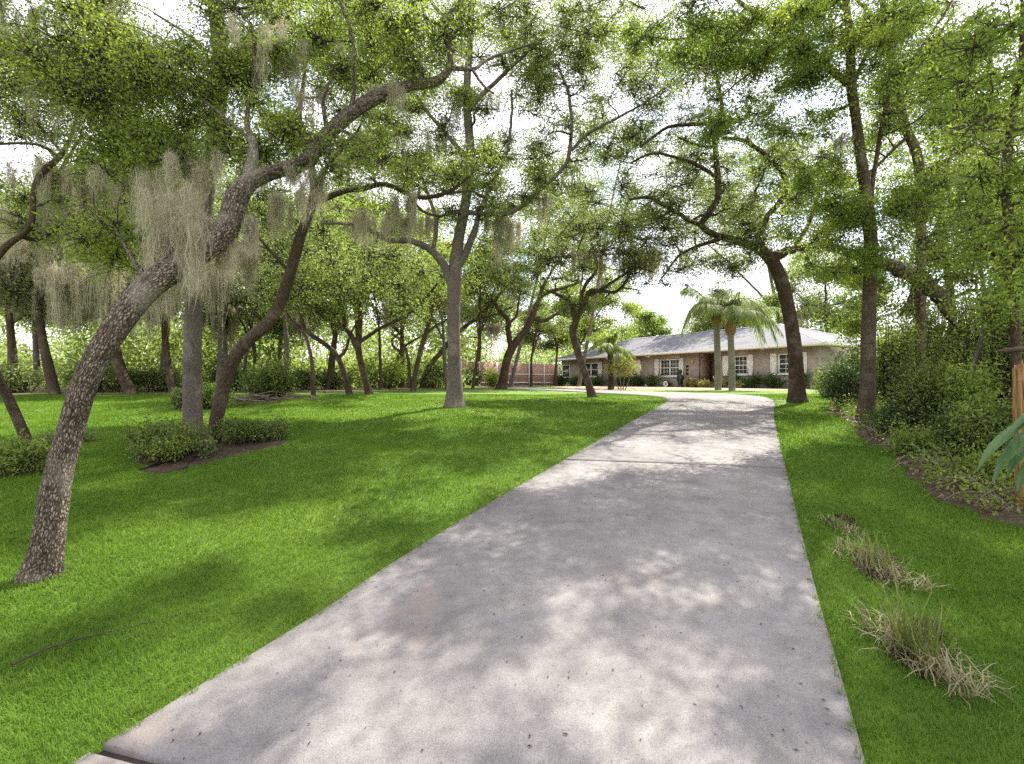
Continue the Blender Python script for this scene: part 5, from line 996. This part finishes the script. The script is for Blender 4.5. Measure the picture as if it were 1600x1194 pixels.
palm(171, "left one of the two tall palms before the house entrance, drooping grey green fronds", 1121, 24.5, 508, 9.5, 19, 3.9, .7, PG, dro=(.4, .85), rise=(.5, 1.4), azs=[3.3, 2.9, 3.7])
palm(172, "right one of the two tall palms, its fronds hanging over the roof edge", 1142.5, 23.2, 523, 9.5, 18, 3.6, .68, PG, dro=(.4, .85), rise=(.5, 1.4), azs=[-.1, .25, -.5])
palm(173, "small palm with spiky radiating fronds and a shaggy trunk at the left of the house", 953.5, 25.5, 552, 9, 22, 1.7, .38, None, "bark_dark", .6, (.3, .8), (-.1, 1.3), "yellowish", .03)
# the small crape myrtle
c = ghit(972, 607); c = gp(972, 25.0); root = empty("crape_myrtle", c, "small multi stemmed shrub tree with pale stems and yellow pink leaves beside the small palm", "small tree")
r = np.random.default_rng(44)
for k in range(4):
    a = r.uniform(-.35, .35); pth = np.array([[c[0] + (k - 1.5) * .08, c[1], c[2] - .1, .03], [c[0] + (k - 1.5) * .25, c[1] + r.uniform(-.1, .1), c[2] + .55, .024], [c[0] + (k - 1.5) * .36 + a * .3, c[1] + r.uniform(-.3, .3), c[2] + 1.15, .014]]); q = resample(pth, 10)
    V, L, T, uv = tubes(q[None, :, :3], q[None, :, 3], 7, r, .05); mesh_obj("stem", V, L, T, M["stick"], root, c, uv)
n = 2600; LC = c + np.array([0, 0, 1.15]) + ellipsoid(r, n, .5) * np.array([.95, .8, .48]) + r.normal(0, .05, (n, 3)); leaves_obj("crown", LC, r, .09, .045, M["croton"], root, c)

# ------------------------------------------------------------------ fence beyond the lawn
def fence(name, label, a, b, h_, nposts):
    a, b = np.array(a, float), np.array(b, float); d = b - a; ln = np.hypot(*d[:2]); root = empty(name, (a[0], a[1], float(G(a[1]))), label, "fence", None, math.atan2(d[1], d[0]))
    s = Solid(); n = int(ln / .15)
    for i in range(n): s.box(i * .15 + .005, i * .15 + .145, .02, .04, .05, h_ + .012 * ((i * 7) % 3)); 
    s.make("boards", M["fence"], root)
    s = Solid()
    for z in (.28, h_ * .5): s.box(0, ln, -.03, .015, z, z + .09)
    s.make("rails", M["white"], root)
    for i in range(nposts):
        s = Solid(); x = ln * i / (nposts - 1); s.box(x - .05, x + .05, -.075, -.032, -.1, h_ + .05); s.make("post", M["white"], root)
fence("wooden_fence", "red brown board fence with white rails and posts left of the house", gp(690, 38), gp(872, 45), 2.0, 8)

# ------------------------------------------------------------------ split wooden post and big leaved plant at the right edge
c = ghit(1592, 668); c = gp(1612, 4.6); r = np.random.default_rng(66); root = empty("split_post", c, "splintered tan wooden post at the right edge of the picture", "wooden post")
n = 46; a = r.uniform(0, 6.28, n); rad = .12 * np.sqrt(r.random(n)); K = 7; t = np.linspace(0, 1, K)
top = float(P(1590, 558, 4.6)[2] - c[2]); TP = np.zeros((n, K, 3)); flare_ = .75 + .45 * t
TP[..., 0] = c[0] + (np.cos(a) * rad)[:, None] * flare_; TP[..., 1] = c[1] + (np.sin(a) * rad)[:, None] * flare_; TP[..., 2] = c[2] - .05 + (top * r.uniform(.86, 1.03, n))[:, None] * t
TP += r.normal(0, .004, TP.shape); V, L, T, uv = tubes(TP, np.repeat((r.uniform(.014, .03, n))[:, None], K, 1) * np.array([.9, 1, 1, 1, 1, .9, .4])[None], 6, r, .1); mesh_obj("splinters", V, L, T, M["post"], root, c, uv)
s = Solid(); s.lathe([(.11, -.1), (.12, top * .3), (.135, top * .7), (.12, top * .95), (.001, top * .96)], 12, tuple(c)); s.make("core", M["post"], root, c)
c2 = P(1600, 548, 4.9); q = np.array([[*P(1559, 549, 4.9), .004], [*P(1561, 549, 4.9), .02], [*P(1600, 545, 5.0), .028], [*P(1680, 540, 5.2), .03]]); q = resample(q, 10); V, L, T, uv = tubes(q[None, :, :3], q[None, :, 3], 9, r, .06)
prop(mesh_obj("broken_limb", V, L, T, M["bark_dark"], None, (0, 0, 0), uv, smooth=True), "dark broken limb lying level behind the top of the split post", "limb")
c = gp(1625, 4.1); root = empty("big_leaved_plant", c, "plant with large smooth blue green leaves reaching in from the right edge", "plant")
def big_leaf(b, e, w, name="leaf"):
    b, e = np.array(b), np.array(e); K = 9; t = np.linspace(0, 1, K); d = e - b; ln = np.linalg.norm(d); d = d / ln; sd = np.cross(d, (0, 0, 1)); sd /= np.linalg.norm(sd); upv = np.cross(sd, d)
    cen = b + d * (ln * t)[:, None]; cen[:, 2] += .12 * ln * np.sin(t * math.pi) - .10 * ln * t * t
    hw = w / 2 * np.sin(np.pi * np.clip(t, .03, .985)) ** .75
    V = []
    for i in range(K):
        for s_ in (-1, -.5, 0, .5, 1): V.append(cen[i] + sd * hw[i] * s_ + upv * (abs(s_) * hw[i] * .35 + .01 * math.sin(9 * t[i]) * abs(s_)))
    i = np.arange(K * 5).reshape(K, 5); L = np.stack([i[:-1, :-1], i[:-1, 1:], i[1:, 1:], i[1:, :-1]], -1).reshape(-1)
    mesh_obj(name, V, L, quads(len(L)), M["bigleaf"], root, c, smooth=True)
for b, e, w in [((1622, 660), (1528, 722), .17), ((1630, 668), (1552, 742), .18), ((1620, 650), (1572, 688), .14), ((1628, 690), (1575, 735), .16), ((1640, 640), (1578, 672), .13), ((1635, 700), (1590, 760), .16), ((1610, 650), (1640, 610), .15)]:
    big_leaf(P(*b, 4.1), P(*e, 4.0), w * .62)
q = np.array([[*c, .02], [*(P(1625, 720, 4.1)), .016], [*(P(1625, 655, 4.1)), .01]]); q[0, 2] -= .05; q = resample(q, 10); V, L, T, uv = tubes(q[None, :, :3], q[None, :, 3], 7); mesh_obj("stem", V, L, T, M["twig"], root, c, uv)
